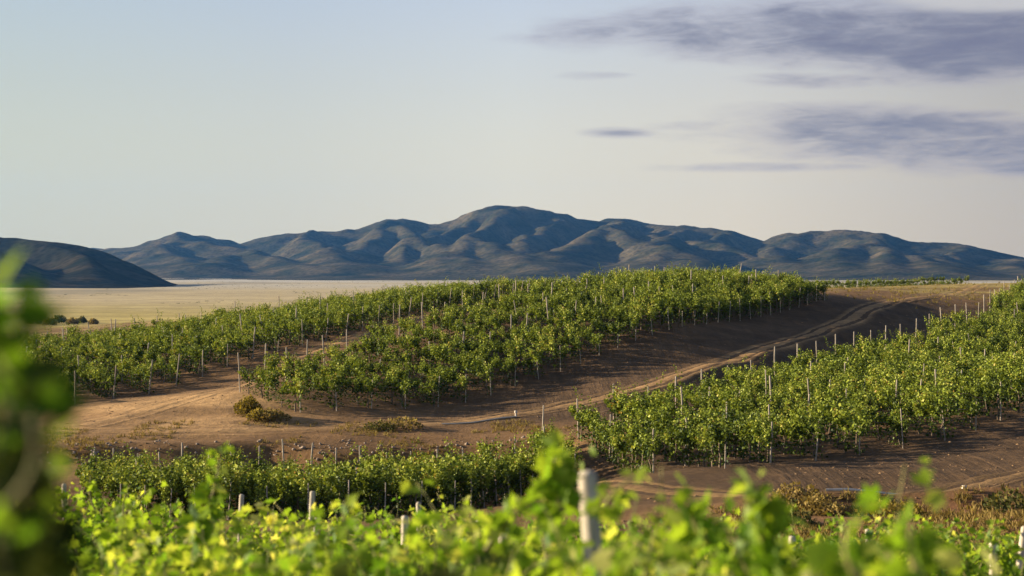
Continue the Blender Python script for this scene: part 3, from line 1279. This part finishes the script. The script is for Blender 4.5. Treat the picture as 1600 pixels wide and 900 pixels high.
for b_ in set(v['block'] for v in vines):
    vis = sorted(set([v['row'] for v in vines if v['block'] == b_ and abs(v['x'] / v['y']) < .287] + [p['row'] for p in posts if p['block'] == b_ and abs(p['x'] / p['y']) < .287]))
    ren = {r_: i_ for i_, r_ in enumerate(vis)}
    for v in vines + posts:
        if v['block'] == b_:
            v['row'] = ren.get(v['row'], len(vis))
vx = np.array([v['x'] for v in vines])
vy = np.array([v['y'] for v in vines])
vz = H(vx, vy)
px_ = np.array([p['x'] for p in posts])
py_ = np.array([p['y'] for p in posts])
pz = H(px_, py_)

# nearest ones become things of their own; far ones one mass
N_FG = 66
MAXV = 298 - N_FG
order = np.argsort([v['y'] / v['s'] - (3 if v['end'] == 'near' else 0) for v in vines])
ind = []
for j in order:
    if abs(vx[j] / vy[j]) < .287 and vines[j]['block'] in ('right', 'lower', 'middle') and len(ind) < MAXV:
        ind.append(j)
ind = set(ind)
GRP = {'right': 'vines in the near right block', 'lower': 'vines in the low block in the dip', 'middle': 'vines in the middle hillside block', 'left': 'vines in the left block', 'crest': 'vines on the crest'}
WHERE = {'right': 'right hillside block', 'lower': 'low block in the dip', 'middle': 'middle hillside block', 'left': 'left hillside block', 'crest': 'far crest rows'}
rest = Acc()
for j, v in enumerate(vines):
    k = int(rng.integers(NPV))
    zz = vz[j] - .04
    if j in ind:
        if not proto_used[k]:
            r_ = PROTO[k]
            proto_used[k] = True
        else:
            r_ = copy_tree(PROTO[k])
        r_.location = (v['x'], v['y'], zz)
        r_.rotation_euler = (0, 0, v['rz'])
        r_.scale = (v['s'],) * 3
        w = WHERE[v['block']]
        if v['end'] == 'near':
            lb = 'green vine at near end of %s row from left, %s' % (ordw(v['row'] + 1), w)
        elif v['end'] == 'far':
            lb = 'green vine at far end of %s row from left, %s' % (ordw(v['row'] + 1), w)
        else:
            lb = 'green vine inside the %s row from left, %s' % (ordw(v['row'] + 1), w)
        tag(r_, lb, 'grapevine', GRP[v['block']])
    else:
        (V, Q, T, A, _), tr = proto_data[k]
        c_, s_ = math.cos(v['rz']), math.sin(v['rz'])
        R = np.array([[c_, -s_, 0], [s_, c_, 0], [0, 0, 1]]) * v['s']
        tt = (rng.random() - .5) * .18
        rest.add(V @ R.T + [v['x'], v['y'], zz], Q, None, np.clip(A + tt, 0, 1))
print('vines', len(vines), 'individual', len(ind))
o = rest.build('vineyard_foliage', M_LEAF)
tag(o, 'mass of green vine rows covering the hillsides farther back', 'vines', kind='stuff')
# their trunks belong to the same mass: join as a second material of the same object
tacc = Acc()
for j, v in enumerate(vines):
    if j in ind or v['end'] == '' and rng.random() < .5:
        continue
    tr = proto_data[j % NPV][1]
    Vt = np.vstack(tr.V)
    tacc.add(Vt * v['s'] + [v['x'], v['y'], vz[j] - .04], np.vstack(tr.Q), np.vstack(tr.T) if tr.T else None)
to = tacc.build('tmp', M_BARK)
import bmesh
bm = bmesh.new()
bm.from_mesh(o.data)
nb = len(bm.faces)
bm.from_mesh(to.data)
bm.faces.ensure_lookup_table()
for f in bm.faces[nb:]:
    f.material_index = 1
o.data.materials.append(M_BARK)
bm.to_mesh(o.data)
bm.free()
bpy.data.objects.remove(to)

# posts
pord = np.argsort([p['y'] + (25 if p['end'] == 'mid' else 0) for p in posts])
pind = set(pord[:288].tolist())
restp = Acc()
midc = {}
for j, p in enumerate(posts):
    k = int(rng.integers(NPP))
    td, tw = p['tilt']
    ax = Vector((td[0] + tw, td[1] + tw * .5, 1.0)).normalized()
    Rm = Vector((0, 0, 1)).rotation_difference(ax).to_matrix().to_4x4() @ Matrix.Rotation(p['rz'], 4, 'Z') @ Matrix.Scale(p['s'], 4)
    Mx = Matrix.Translation((p['x'], p['y'], pz[j])) @ Rm
    if j in pind:
        po = bpy.data.objects.new('trellis_post', post_mesh[k])
        COL.objects.link(po)
        po.matrix_world = Mx
        lb = {'far': 'grey wooden post at far end of %s row from left, %s',
              'near': 'grey wooden post at near end of %s row from left, %s',
              'mid': 'grey wooden post partway along %s row from left, %s'}[p['end']] % (ordw(p['row'] + 1), WHERE[p['block']])
        tag(po, lb, 'post', 'trellis posts of the ' + WHERE[p['block']])
    else:
        v, q = post_data[k]
        Mn = np.array(Mx)
        restp.add(v @ Mn[:3, :3].T + Mn[:3, 3], q)
print('posts', len(posts))
if restp.n:
    o = restp.build('distant_posts', M_POST)
    tag(o, 'small pale posts sticking out of the farther vine rows', 'posts', kind='stuff')


# ------------------------------------------------------------------ foreground vines, out of focus
def near_vine(x, y, label, h=1.9, seed=0, rz=0.0, nshoot=22, tall=2, length=1.3, detail=1, lsize=.125, nleaf=13, spread=.36, z=None, tb=0.0, tallf=(.62, .80), mat=None):
    z = float(H(x, y)[0]) if z is None else z
    r_ = empty('grapevine', (x, y, z - .03), rz)
    V, Q, T, A, st = vine_arrays(seed, h=h, length=length, nshoot=nshoot, nleaf=nleaf, lsize=lsize, detail=detail, spread=spread, stems=True, tall=tall, tb=tb, tallf=tallf)
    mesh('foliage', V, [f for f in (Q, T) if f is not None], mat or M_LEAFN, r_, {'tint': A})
    st.build('shoots', M_STEM, r_, True)
    trunk_arrays(seed, h, length, 7).build('trunk', M_BARK, r_, True)
    return tag(r_, label, 'grapevine', 'foreground grapevines')


def top_h(px, py, d):
    """height of a plant whose top shows at (px,py) at distance d"""
    p = U(px, py, d)
    return float(p[2] - H(p[0], p[1])[0]) - .0


fg = []
# (d, [px...], profile) rows of the foreground field
prof_x = [-100, 60, 110, 170, 240, 320, 400, 470, 560, 640, 700, 760, 820, 880, 960, 1040, 1120, 1200, 1240, 1300, 1400, 1500, 1600, 1700]
prof_far = [760, 770, 765, 778, 792, 800, 798, 802, 802, 800, 800, 803, 805, 808, 810, 810, 810, 808, 808, 812, 815, 818, 818, 818]
cnt = 0
for d, jit in ((24.0, 60), (20.5, 0), (17.0, 40)):
    step = 1.25 / d * 2790
    for px in np.arange(90 + jit * .6 if d < 23 else 120, 1680, step):
        y_ = np.interp(px, prof_x, prof_far) + (20.5 - d) * -1.5 + (8 if d < 18 else 0)
        fg.append((px, y_ + rng.normal() * 6, d + rng.normal() * .3, 'mid'))
for d in (12.5,):
    step = 1.25 / d * 2790
    for px in np.arange(130, 1700, step):
        y_ = np.interp(px, [100, 260, 340, 420, 800, 1100, 1300, 1600], [790, 790, 780, 815, 825, 835, 852, 872])
        fg.append((px, y_ + rng.normal() * 8, d + rng.normal() * .3, 'mid'))
seedc = 500
counts = {}
for px, y_, d, kind in fg:
    p = U(px, y_, d)
    h = top_h(px, y_, d) * 1.08
    key = 'rows %d' % round(d)
    seedc += 1
    rowname = 'farthest' if d > 22.2 else ('second farthest' if d > 18.7 else ('third farthest' if d > 15 else 'closer'))
    counts[rowname] = counts.get(rowname, 0) + 1
    lb = 'leafy sunlit vine, %s from the left in the %s foreground row' % (ordw(counts[rowname]), rowname)
    near_vine(p[0], p[1], lb, h=max(1.2, h), seed=seedc, rz=rng.normal() * .2, nshoot=30, tall=1, tallf=(.55, .66), nleaf=11, lsize=.115, tb=.08)
print('fg mid', len(fg))

# closer, strongly blurred vines
close = [
    # px, top y, d, seed offset, tall, label
    (430, 838, 8.4, 3, 'blurred bright green vine low in front, below the paired thin posts'),
    (560, 822, 8.0, 3, 'blurred yellow green vine left of the twin low posts'),
    (700, 838, 7.6, 2, 'blurred vine low in front, right of the twin low posts'),
    (800, 800, 7.0, 3, 'blurred vine with upright shoots left of the thick white post'),
    (862, 748, 7.3, 3, 'tall blurred vine rising against the left side of the thick white post'),
    (1035, 775, 6.0, 3, 'blurred vine just right of the thick white post'),
    (1115, 790, 5.6, 3, 'large blurred vine between the thick post and the tall leafy shoot'),
    (1185, 770, 5.4, 3, 'blurred vine whose leafy shoot stands tallest right of the thick post'),
    (1330, 865, 5.0, 2, 'very blurred low vine at the bottom, right of the tall leafy shoot'),
    (1440, 855, 4.8, 2, 'very blurred low vine at the bottom right with a pale turned leaf'),
    (260, 850, 9.2, 2, 'shaded blurred vine low at the left beside the dark leafy mass'),
    (340, 800, 9.8, 2, 'vine under the tallest single shoot on the left'),
    (490, 835, 9.0, 2, 'blurred vine under the tallest post of the left half'),
    (640, 835, 8.6, 2, 'blurred vine in front of the close pair of posts'),
    (940, 830, 8.8, 2, 'blurred vine directly behind the thick white post'),
    (170, 850, 10.5, 2, 'vine low at the left under the small upright shoots'),
]
for i, (px, y_, d, tall, lb) in enumerate(close):
    p = U(px, y_, d)
    h = top_h(px, y_ - 14, d) * 1.02
    near_vine(p[0], p[1], lb, h=max(1.0, h), seed=900 + i, rz=rng.normal() * .25, nshoot=40, tall=max(0, tall - 2), tallf=(.56, .66), nleaf=12, lsize=.105, tb=.12, length=1.15)


def lone_shoot(base, tip, label, seed, n=16, lsize=.1, r=.012, tb=.12, nl=2, curl=.1, mat=None):
    """a single long cane carrying leaves, growing out of a vine below it"""
    rg = np.random.default_rng(seed)
    a, b = np.asarray(base, float), np.asarray(tip, float)
    side = np.cross(b - a, [0, 1, 0])
    side /= np.linalg.norm(side)
    pts = [a + (b - a) * t + side * math.sin(t * math.pi) * curl * np.linalg.norm(b - a) for t in np.linspace(0, 1, n)]
    P, D, S, Tn = [], [], [], []
    for i_, p in enumerate(pts[1:]):
        f = (i_ + 1) / (n - 1)
        for q in range(nl):
            u = rg.normal(size=3)
            u /= np.linalg.norm(u)
            P.append(p + u * .035)
            D.append(u + [0, 0, .1])
            S.append(lsize * rg.uniform(.7, 1.15) * (1.1 - .65 * f))
            Tn.append(np.clip(.45 + tb + rg.normal() * .12 + .2 * f, 0, 1))
    root = empty('vine_shoot', a)
    V, Q, T, A = scatter_leaves(np.array(P) - a, np.array(D), np.array(S), rg, 1, np.array(Tn))
    mesh('leaves', V, [T], mat or M_LEAFN, root, {'tint': A})
    ac = Acc()
    v, q = tube(np.array(pts) - a, np.linspace(r, r * .35, n), 6)
    ac.add(v, q)
    ac.build('stem', M_STEM, root, True)
    return tag(root, label, 'vine shoot', 'single vine shoots in the foreground')


def shoot_px(px0, py0, px1, py1, d, label, seed, **k):
    return lone_shoot(U(px0, py0, d), U(px1, py1, d * k.pop('dd', 1.0)), label, seed, **k)


shoot_px(290, 850, 346, 698, 9.5, 'tallest leafy shoot on the left, leaning right above the vines', 1, n=20, lsize=.11, curl=-.08)
shoot_px(150, 800, 142, 742, 17, 'small upright shoot near the left post', 2, n=9, lsize=.1)
shoot_px(195, 820, 203, 757, 16, 'small upright shoot to the left of the tallest one', 3, n=9, lsize=.1)
shoot_px(880, 800, 870, 705, 6.3, 'broad leafy shoot rising beside the thick white post', 4, n=12, lsize=.115, nl=3)
shoot_px(940, 800, 1000, 742, 6.0, 'thin shoot leaning right from behind the thick white post', 5, n=8, lsize=.08, nl=2, r=.008)
shoot_px(1195, 850, 1180, 752, 5.4, 'tallest blurred shoot right of the thick white post', 6, n=14, lsize=.11, nl=2)
shoot_px(1110, 850, 1078, 790, 5.6, 'short blurred shoot with round leaves between two taller ones', 7, n=8, lsize=.11, nl=2)
shoot_px(760, 860, 832, 790, 6.8, 'blurred shoot with curled leaves left of the thick post', 8, n=10, lsize=.1, nl=2)
shoot_px(1340, 905, 1325, 815, 3.6, 'very blurred dark green shoot above the right scrub', 9, n=9, lsize=.085, nl=1, tb=-.1)
shoot_px(1440, 905, 1425, 815, 4.4, 'very blurred bright shoot right of the dark blurred one', 10, n=10, lsize=.1, nl=2)
shoot_px(1490, 880, 1488, 822, 19, 'sharp upright vine shoot near the right corner', 11, n=9, lsize=.11)
shoot_px(1552, 880, 1556, 822, 19, 'sharp vine shoot wrapped about the right hand post', 12, n=8, lsize=.11)
shoot_px(545, 830, 540, 782, 7.6, 'small blurred shoot above the middle foreground vines', 13, n=6, lsize=.09)

# leafy mass at the left edge, closest to the lens; low tints paint its shade
near_vine(-.79, 2.0, 'closest vine, a dark strongly blurred leafy mass at the left edge', h=2.25, seed=77, nshoot=44, tall=0, length=.30, lsize=.10, nleaf=13, spread=.14, z=-2.33, tb=-.3, mat=M_LEAF)
def cane_vine(canes, d, label, seed, lsize=.075, nl=4, off=.045):
    """a vine seen very close: upright canes, each closely set with leaves"""
    rg = np.random.default_rng(seed)
    b0 = U(-60, HZ, d)
    z0 = -2.32
    root = empty('grapevine', (b0[0], b0[1], z0))
    org = np.array([b0[0], b0[1], z0])
    P, D, S, Tn = [], [], [], []
    ac = Acc()
    for px, py in canes:
        tip = U(px, py, d + rg.normal() * .08) - org
        foot = np.array([tip[0] * .25, tip[1] * .2, .75])
        ts = np.linspace(0, 1, 22)
        pts = np.array([foot + (tip - foot) * [t_ ** .45, t_ ** .45, t_] + rg.normal(size=3) * .006 for t_ in ts])
        v, q = tube(pts, np.linspace(.007, .002, 22), 5)
        ac.add(v, q)
        for t_, p in zip(ts[1:], pts[1:]):
            for q_ in range(nl):
                u = rg.normal(size=3)
                u /= np.linalg.norm(u)
                P.append(p + u * off * rg.uniform(.3, 1))
                D.append(u + [0, 0, -.2])
                S.append(lsize * rg.uniform(.6, 1.15) * (1.05 - .4 * t_))
                Tn.append(np.clip(.22 + .25 * t_ + rg.normal() * .14, 0, 1))
    V, Q, T, A = scatter_leaves(np.array(P), np.array(D), np.array(S), rg, 1, np.array(Tn))
    mesh('foliage', V, [T], M_LEAF, root, {'tint': A})
    ac.build('shoots', M_STEM, root, True)
    trunk_arrays(seed, 1.6, .35, 7).build('trunk', M_BARK, root, True)
    return tag(root, label, 'grapevine', 'foreground grapevines')


cane_vine([(-190, 500), (-140, 520), (-100, 495), (-70, 545), (-45, 575), (-20, 600), (5, 630), (22, 690), (40, 735), (52, 790), (-85, 640), (-30, 700), (62, 845)], 2.15,
          'narrow dark blurred vine filling the lower left corner', 83)
near_vine(-1.12, 2.7, 'strongly blurred vine behind the closest one at the left edge', h=2.0, seed=78, nshoot=44, tall=0, length=.5, lsize=.10, nleaf=13, spread=.2, tb=-.3, mat=M_LEAF)
near_vine(-1.4, 2.1, 'neighbouring vine beyond the left edge, added unseen to shade the closest one', h=2.35, seed=79, nshoot=44, tall=0, length=.6, lsize=.11, nleaf=13, spread=.3, tb=-.3, mat=M_LEAF)  # out of view, added to cast shade on the closest vine
shoot_px(12, 640, -12, 470, 2.1, 'large blurred shoot hanging in at the left edge at hill height', 20, n=12, lsize=.09, nl=2, r=.004, tb=-.12, mat=M_LEAFN)
shoot_px(0, 800, 52, 655, 1.9, 'blurred yellow curling shoot beside the dark mass at left', 21, n=7, lsize=.045, nl=1, r=.0055, tb=-.1, curl=-.16, mat=M_LEAFN)
shoot_px(10, 900, 20, 610, 2.0, 'blurred upright shoot inside the dark mass at left', 22, n=12, lsize=.08, nl=1, r=.004, tb=-.35, mat=M_LEAF)
shoot_px(40, 900, 35, 760, 2.3, 'shaded blurred shoot low in the dark mass at left', 23, n=10, lsize=.1, nl=2, tb=-.4, mat=M_LEAF)


# foreground posts
def near_post(px, ptop, d, label, rad=.045, seed=0, tilt=(0, 0), split=False):
    p = U(px, ptop, d)
    z = float(H(p[0], p[1])[0])
    v, q = post_arrays(seed, p[2] - z, rad, n=8)
    ac = Acc()
    ac.add(v, q)
    o_ = ac.build('trellis_post', M_POSTL, None, False)
    o_.location = (p[0], p[1], z)
    o_.rotation_euler = (tilt[0], tilt[1], 0)
    return tag(o_, label, 'post', 'foreground trellis posts')


near_post(929, 738, 6.7, 'thick pale wooden post, largest and most blurred, among the front vines', .042, 1)
near_post(98, 757, 21, 'pale thin post standing left of all the other foreground posts', .032, 2, (0, .03))
near_post(379, 773, 23, 'pale post left of the taller post in the left half', .036, 3)
near_post(481, 768, 21, 'tallest pale post in the left half of the foreground', .038, 4, (0, .02))
near_post(493, 810, 19, 'stubby post top just right of the tallest left post', .03, 5)
near_post(615, 806, 17, 'short grey post, left one of the close pair', .042, 6, (0, .06))
near_post(656, 786, 21, 'slim pale post, right one of the close pair', .034, 7)
near_post(748, 812, 19, 'small post top between the close pair and the grey forked post', .028, 8)
near_post(785, 815, 13, 'dark sided grey post left of the thick white post', .045, 9)
near_post(1237, 838, 17, 'pale post hidden in leaves right of the tallest shoot', .042, 10)
near_post(1357, 828, 21, 'short post behind leaves below the red scrub', .036, 11)
near_post(1549, 848, 17, 'leafy pale post in the right corner', .042, 12)
near_post(1593, 824, 19, 'grey post cut by the right edge of the picture', .04, 13, (0, .03))


# ------------------------------------------------------------------ shrubs, dry grass, rocks, lit track edges
def shrub(px, py, d, w, h, label, mat, seed, n=500, ls=.07, name='shrub', cat='shrub', group=None, dep=None):
    rg = np.random.default_rng(seed)
    p = U(px, py, d)
    z = float(H(p[0], p[1])[0])
    root = empty(name, (p[0], p[1], z - .02))
    th = rg.uniform(0, 2 * math.pi, n)
    rr = rg.uniform(0, 1, n) ** .5
    dep = dep or w
    bump = 1 + .35 * np.sin(th * 3 + rg.uniform(0, 6)) * .5
    zz = rg.uniform(0, 1, n) ** .7 * np.sqrt(np.maximum(1 - (rr * .95) ** 2, .02)) * (0.75 + .5 * vnoise(th * 2, rr * 3, seed))
    P = np.stack([rr * np.cos(th) * w / 2 * bump, rr * np.sin(th) * dep / 2 * bump, zz * h], 1)
    D = P / np.array([w, dep, h]) + rg.normal(size=(n, 3)) * .5 + [0, 0, .5]
    V, Q, T, A = scatter_leaves(P, D, ls * rg.uniform(.6, 1.5, n), rg, 0, np.clip(.25 + .5 * zz + rg.normal(size=n) * .2, 0, 1))
    mesh('foliage', V, Q, mat, root, {'tint': A})
    ac = Acc()
    for k in range(7):
        a = rg.uniform(0, 6.28)
        e = np.array([math.cos(a) * w * .3, math.sin(a) * dep * .3, h * rg.uniform(.5, .85)])
        v, q = tube([[0, 0, -.05], e * .5 + [0, 0, h * .1], e], [.025, .016, .006], 5)
        ac.add(v, q)
    ac.build('stem', M_BARK, root, True)
    return tag(root, label, cat, group)


shrub(388, 643, 92.3, 1.3, .95, 'yellow green bush at the tip of the middle vine block', M_YELL, 1, 900, .11)
shrub(406, 656, 91.0, 1.3, .55, 'golden dry bush in front of the yellow bush', M_YELL, 2, 700, .10)
shrub(426, 655, 91.0, 1.6, .5, 'brown dry bush right of the golden one', M_DRY, 3, 600, .10)
shrub(595, 672, 88.5, 1.6, .45, 'low dark green bush on the track edge', M_OLIVE, 4, 500, .09)
shrub(633, 669, 88.8, 1.9, .55, 'pale dry bush right of the dark green one on the track edge', M_DRY, 5, 600, .09)
shrub(1243, 782, 52.5, 1.5, .75, 'pale straw tuft, tallest beside the lower right track', M_DRY, 6, 800, .09)
shrub(1275, 790, 51.5, 1.3, .5, 'straw tuft right of the tallest one by the lower track', M_DRY, 7, 600, .08)
shrub(1222, 812, 47, 1.6, .6, 'grey dry bush below the straw tuft', M_OLIVE, 8, 500, .09)
shrub(1300, 793, 51, 1.1, .35, 'small dry clump along the lower track', M_DRY, 9, 400, .07)
shrub(1585, 790, 50, 1.8, .6, 'dark scrub bush by the right edge above the leafy post', M_OLIVE, 10, 500, .1)
shrub(1400, 805, 48.5, 1.8, .5, 'golden scrub bush on the red earth at right', M_YELL, 11, 500, .09)
proto_b = None
for i, (px, d, w) in enumerate([(57, 480, 6.5), (78, 470, 4.5), (93, 490, 5.0), (112, 478, 3.8), (128, 488, 3.6), (146, 480, 3.2)]):
    labs = ['largest dark round bush at the edge of the yellow field', 'second dark bush from the left in the field edge line', 'third dark bush from the left in the field edge line',
            'fourth dark bush from the left in the field edge line', 'fifth dark bush from the left in the field edge line', 'last and smallest dark bush of the field edge line']
    shrub(px, 504, d, w * .75, w * .42, labs[i], M_DRY if i % 2 else M_OLIVE, 40 + i, 500, .4, group='bushes along the field edge')

# dry scrub on the red ground (uncountable)
rg = np.random.default_rng(12)


def tufts(area, n, name, label, mat, ls, hgt, seed, blades=9):
    rg = np.random.default_rng(seed)
    ac_P, ac_D, ac_S, ac_T = [], [], [], []
    pts = area(rg, n)
    Z = H(pts[:, 0], pts[:, 1])
    for k in range(blades):
        u = rg.normal(size=(len(pts), 3)) * [.5, .5, .3] + [0, 0, .9]
        ac_P.append(np.c_[pts + rg.normal(size=pts.shape) * hgt * .35, Z - .01])
        ac_D.append(u)
        ac_S.append(hgt * rg.uniform(.4, 1.3, len(pts)))
        ac_T.append(np.clip(.5 + rg.normal(size=len(pts)) * .25, 0, 1))
    P, D, S, Tn = map(np.concatenate, (ac_P, ac_D, ac_S, ac_T))
    V0 = np.array([[-.11, 0, 0], [.11, 0, 0], [.03, 1, .06], [-.03, 1, .06]])
    y = D / np.linalg.norm(D, axis=1)[:, None]
    r = rg.normal(size=D.shape)
    z_ = r - (r * y).sum(1)[:, None] * y
    z_ /= np.linalg.norm(z_, axis=1)[:, None]
    x_ = np.cross(y, z_)
    V = P[:, None] + S[:, None, None] * (V0[None, :, 0:1] * x_[:, None] + V0[None, :, 1:2] * y[:, None] + V0[None, :, 2:3] * z_[:, None])
    Qd = np.arange(len(P) * 4).reshape(-1, 4)
    o_ = mesh(name, V.reshape(-1, 3), Qd, mat, None, {'tint': np.repeat(Tn, 4)})
    return tag(o_, label, 'dry grass', kind='stuff')


def area_red(rg, n):
    p = np.c_[rg.uniform(6, 20, n), rg.uniform(34, 53.5, n)]
    return p[(fbm(p[:, 0] * .5, p[:, 1] * .5, 3, 5) > -.08)]


def area_banks(rg, n):
    p = np.c_[rg.uniform(-26, 6, n), rg.uniform(82.5, 91, n)]
    return p[(fbm(p[:, 0] * .4, p[:, 1] * .4, 3, 15) > .06)]


def area_crest(rg, n):
    p = np.c_[rg.uniform(-10, 75, n), rg.uniform(150, 260, n)]
    return p[(fbm(p[:, 0] * .12, p[:, 1] * .12, 3, 25) > -.02)]


tufts(area_red, 3600, 'dry_grass', 'rusty dry scrub and grass covering the red ground at lower right', M_DRY, .1, .2, 61)
tufts(area_banks, 2400, 'dry_grass', 'straw coloured weeds along the ragged track edge', M_DRY, .1, .16, 62)
tufts(area_crest, 1800, 'dry_grass', 'yellow grass on the crest behind the vines', M_YELL, .1, .28, 63, 6)


# rocks along the lip
ac = Acc()
rg = np.random.default_rng(5)
for k in range(260):
    x = rg.uniform(-25, 1.5)
    y = 83.4 + rg.normal() * .7
    z = float(H(x, y)[0])
    r0 = rg.uniform(.03, .10) * (1 + (rg.random() < .05) * 1.0)
    v, q = tube([[x, y, z - r0 * .4], [x, y, z], [x + rg.normal() * .02, y, z + r0 * .5], [x, y, z + r0 * .7]], [r0 * .8, r0, r0 * .8, r0 * .3], 7)
    v = v + rg.normal(size=v.shape) * r0 * .14
    ac.add(v, q)
o = ac.build('rubble', M_ROCK)
tag(o, 'small pale stones and clods along the ragged track edge', 'rubble', kind='stuff')


def lumps(name, label, cat, mat, XY, rad, seed, flat=.6):
    rg = np.random.default_rng(seed)
    V0 = np.array([[1, 0, 0], [.4, .9, 0], [-.6, .7, 0], [-1, -.1, 0], [-.4, -.9, 0], [.6, -.8, 0], [.45, .3, .7], [-.4, .35, .75], [-.1, -.5, .7]])
    T0 = np.array([[0, 1, 6], [1, 2, 7], [1, 7, 6], [2, 3, 7], [3, 4, 8], [3, 8, 7], [4, 5, 8], [5, 0, 6], [5, 6, 8], [6, 7, 8]])
    n = len(XY)
    Z = H(XY[:, 0], XY[:, 1])
    a = rg.uniform(0, 6.28, n)
    V = V0[None] * rg.uniform(.7, 1.3, (n, 9, 1)) * rad[:, None, None] * [1, 1, flat]
    X_ = V[..., 0] * np.cos(a)[:, None] - V[..., 1] * np.sin(a)[:, None]
    Y_ = V[..., 0] * np.sin(a)[:, None] + V[..., 1] * np.cos(a)[:, None]
    V = np.stack([X_ + XY[:, :1], Y_ + XY[:, 1:], V[..., 2] + Z[:, None] - .1 * rad[:, None]], -1)
    T = (T0[None] + (np.arange(n) * 9)[:, None, None]).reshape(-1, 3)
    return tag(mesh(name, V.reshape(-1, 3), T, mat, None, {'tint': np.repeat(rg.uniform(0, 1, n), 9)}), label, cat, kind='stuff')


M_CLOD = rough_mat('earth_clod', (.10, .055, .026), (.26, .16, .075), 2, 0.95)
rg = np.random.default_rng(88)
XY = np.vstack([np.c_[rg.uniform(-28, 8, 3000), rg.uniform(82, 104, 3000)], np.c_[rg.uniform(-6, 40, 2600), rg.uniform(88, 165, 2600)], np.c_[rg.uniform(3, 26, 1800), rg.uniform(50, 72, 1800)]])
XY = XY[fbm(XY[:, 0] * .25, XY[:, 1] * .25, 3, 8) > -.03]
lumps('clods', 'small brown earth clods strewn over the bare ground and banks', 'clods', M_CLOD, XY, .02 + .07 * rg.random(len(XY)) ** 3, 4)
XY = np.c_[rg.uniform(-480, -10, 5200), 560 * np.exp(rg.uniform(0, 1.55, 5200))]
XY[:, 0] = XY[:, 0] * XY[:, 1] / 1100
XY = XY[fbm(XY[:, 0] * .012, XY[:, 1] * .005, 3, 18) > .09]
lumps('valley_scrub', 'low dark scrub dotted over the tan valley plain', 'scrub', M_OLIVE, XY, .5 + 1.1 * rg.random(len(XY)) ** 2, 5, .3)


def lit_edge(pts, label, r=.045):  # raised pale line added in place of sunlight on a track edge
    P = catmull([U(*q)[:2] for q in pts], .8)
    Z = H(P[:, 0], P[:, 1]) + r * .8 + .03
    pts3 = np.c_[P, Z]
    root = empty('lit_track_edge', pts3[-1])
    ac_ = Acc()
    v, q = tube(pts3 - pts3[-1], r, 7)
    ac_.add(v, q)
    ac_.build('lit_edge', M_LIT_EDGE, root, True)
    ac_ = Acc()
    v, q = tube([[0, 0, -.35], [0, 0, .22]], [.05, .05], 8)
    ac_.add(v, q)
    v, q = tube([[0, 0, .2], [0, 0, .3]], [.09, .08], 8)
    ac_.add(v, q)
    ac_.build('end_stub', M_LIT_EDGE, root, True)
    tag(root, label, 'lit_edge')


lit_edge([(1290, 790, 53.6), (1360, 784, 54), (1440, 776, 54.6), (1507, 768, 55.4)], 'pale line with upright end, standing for the sunlit edge of the lower right track')
lit_edge([(690, 664, 90.4), (740, 659, 91), (806, 650, 92.5)], 'thin pale line with upright end, standing for the sunlit track edge below the middle block', .035)
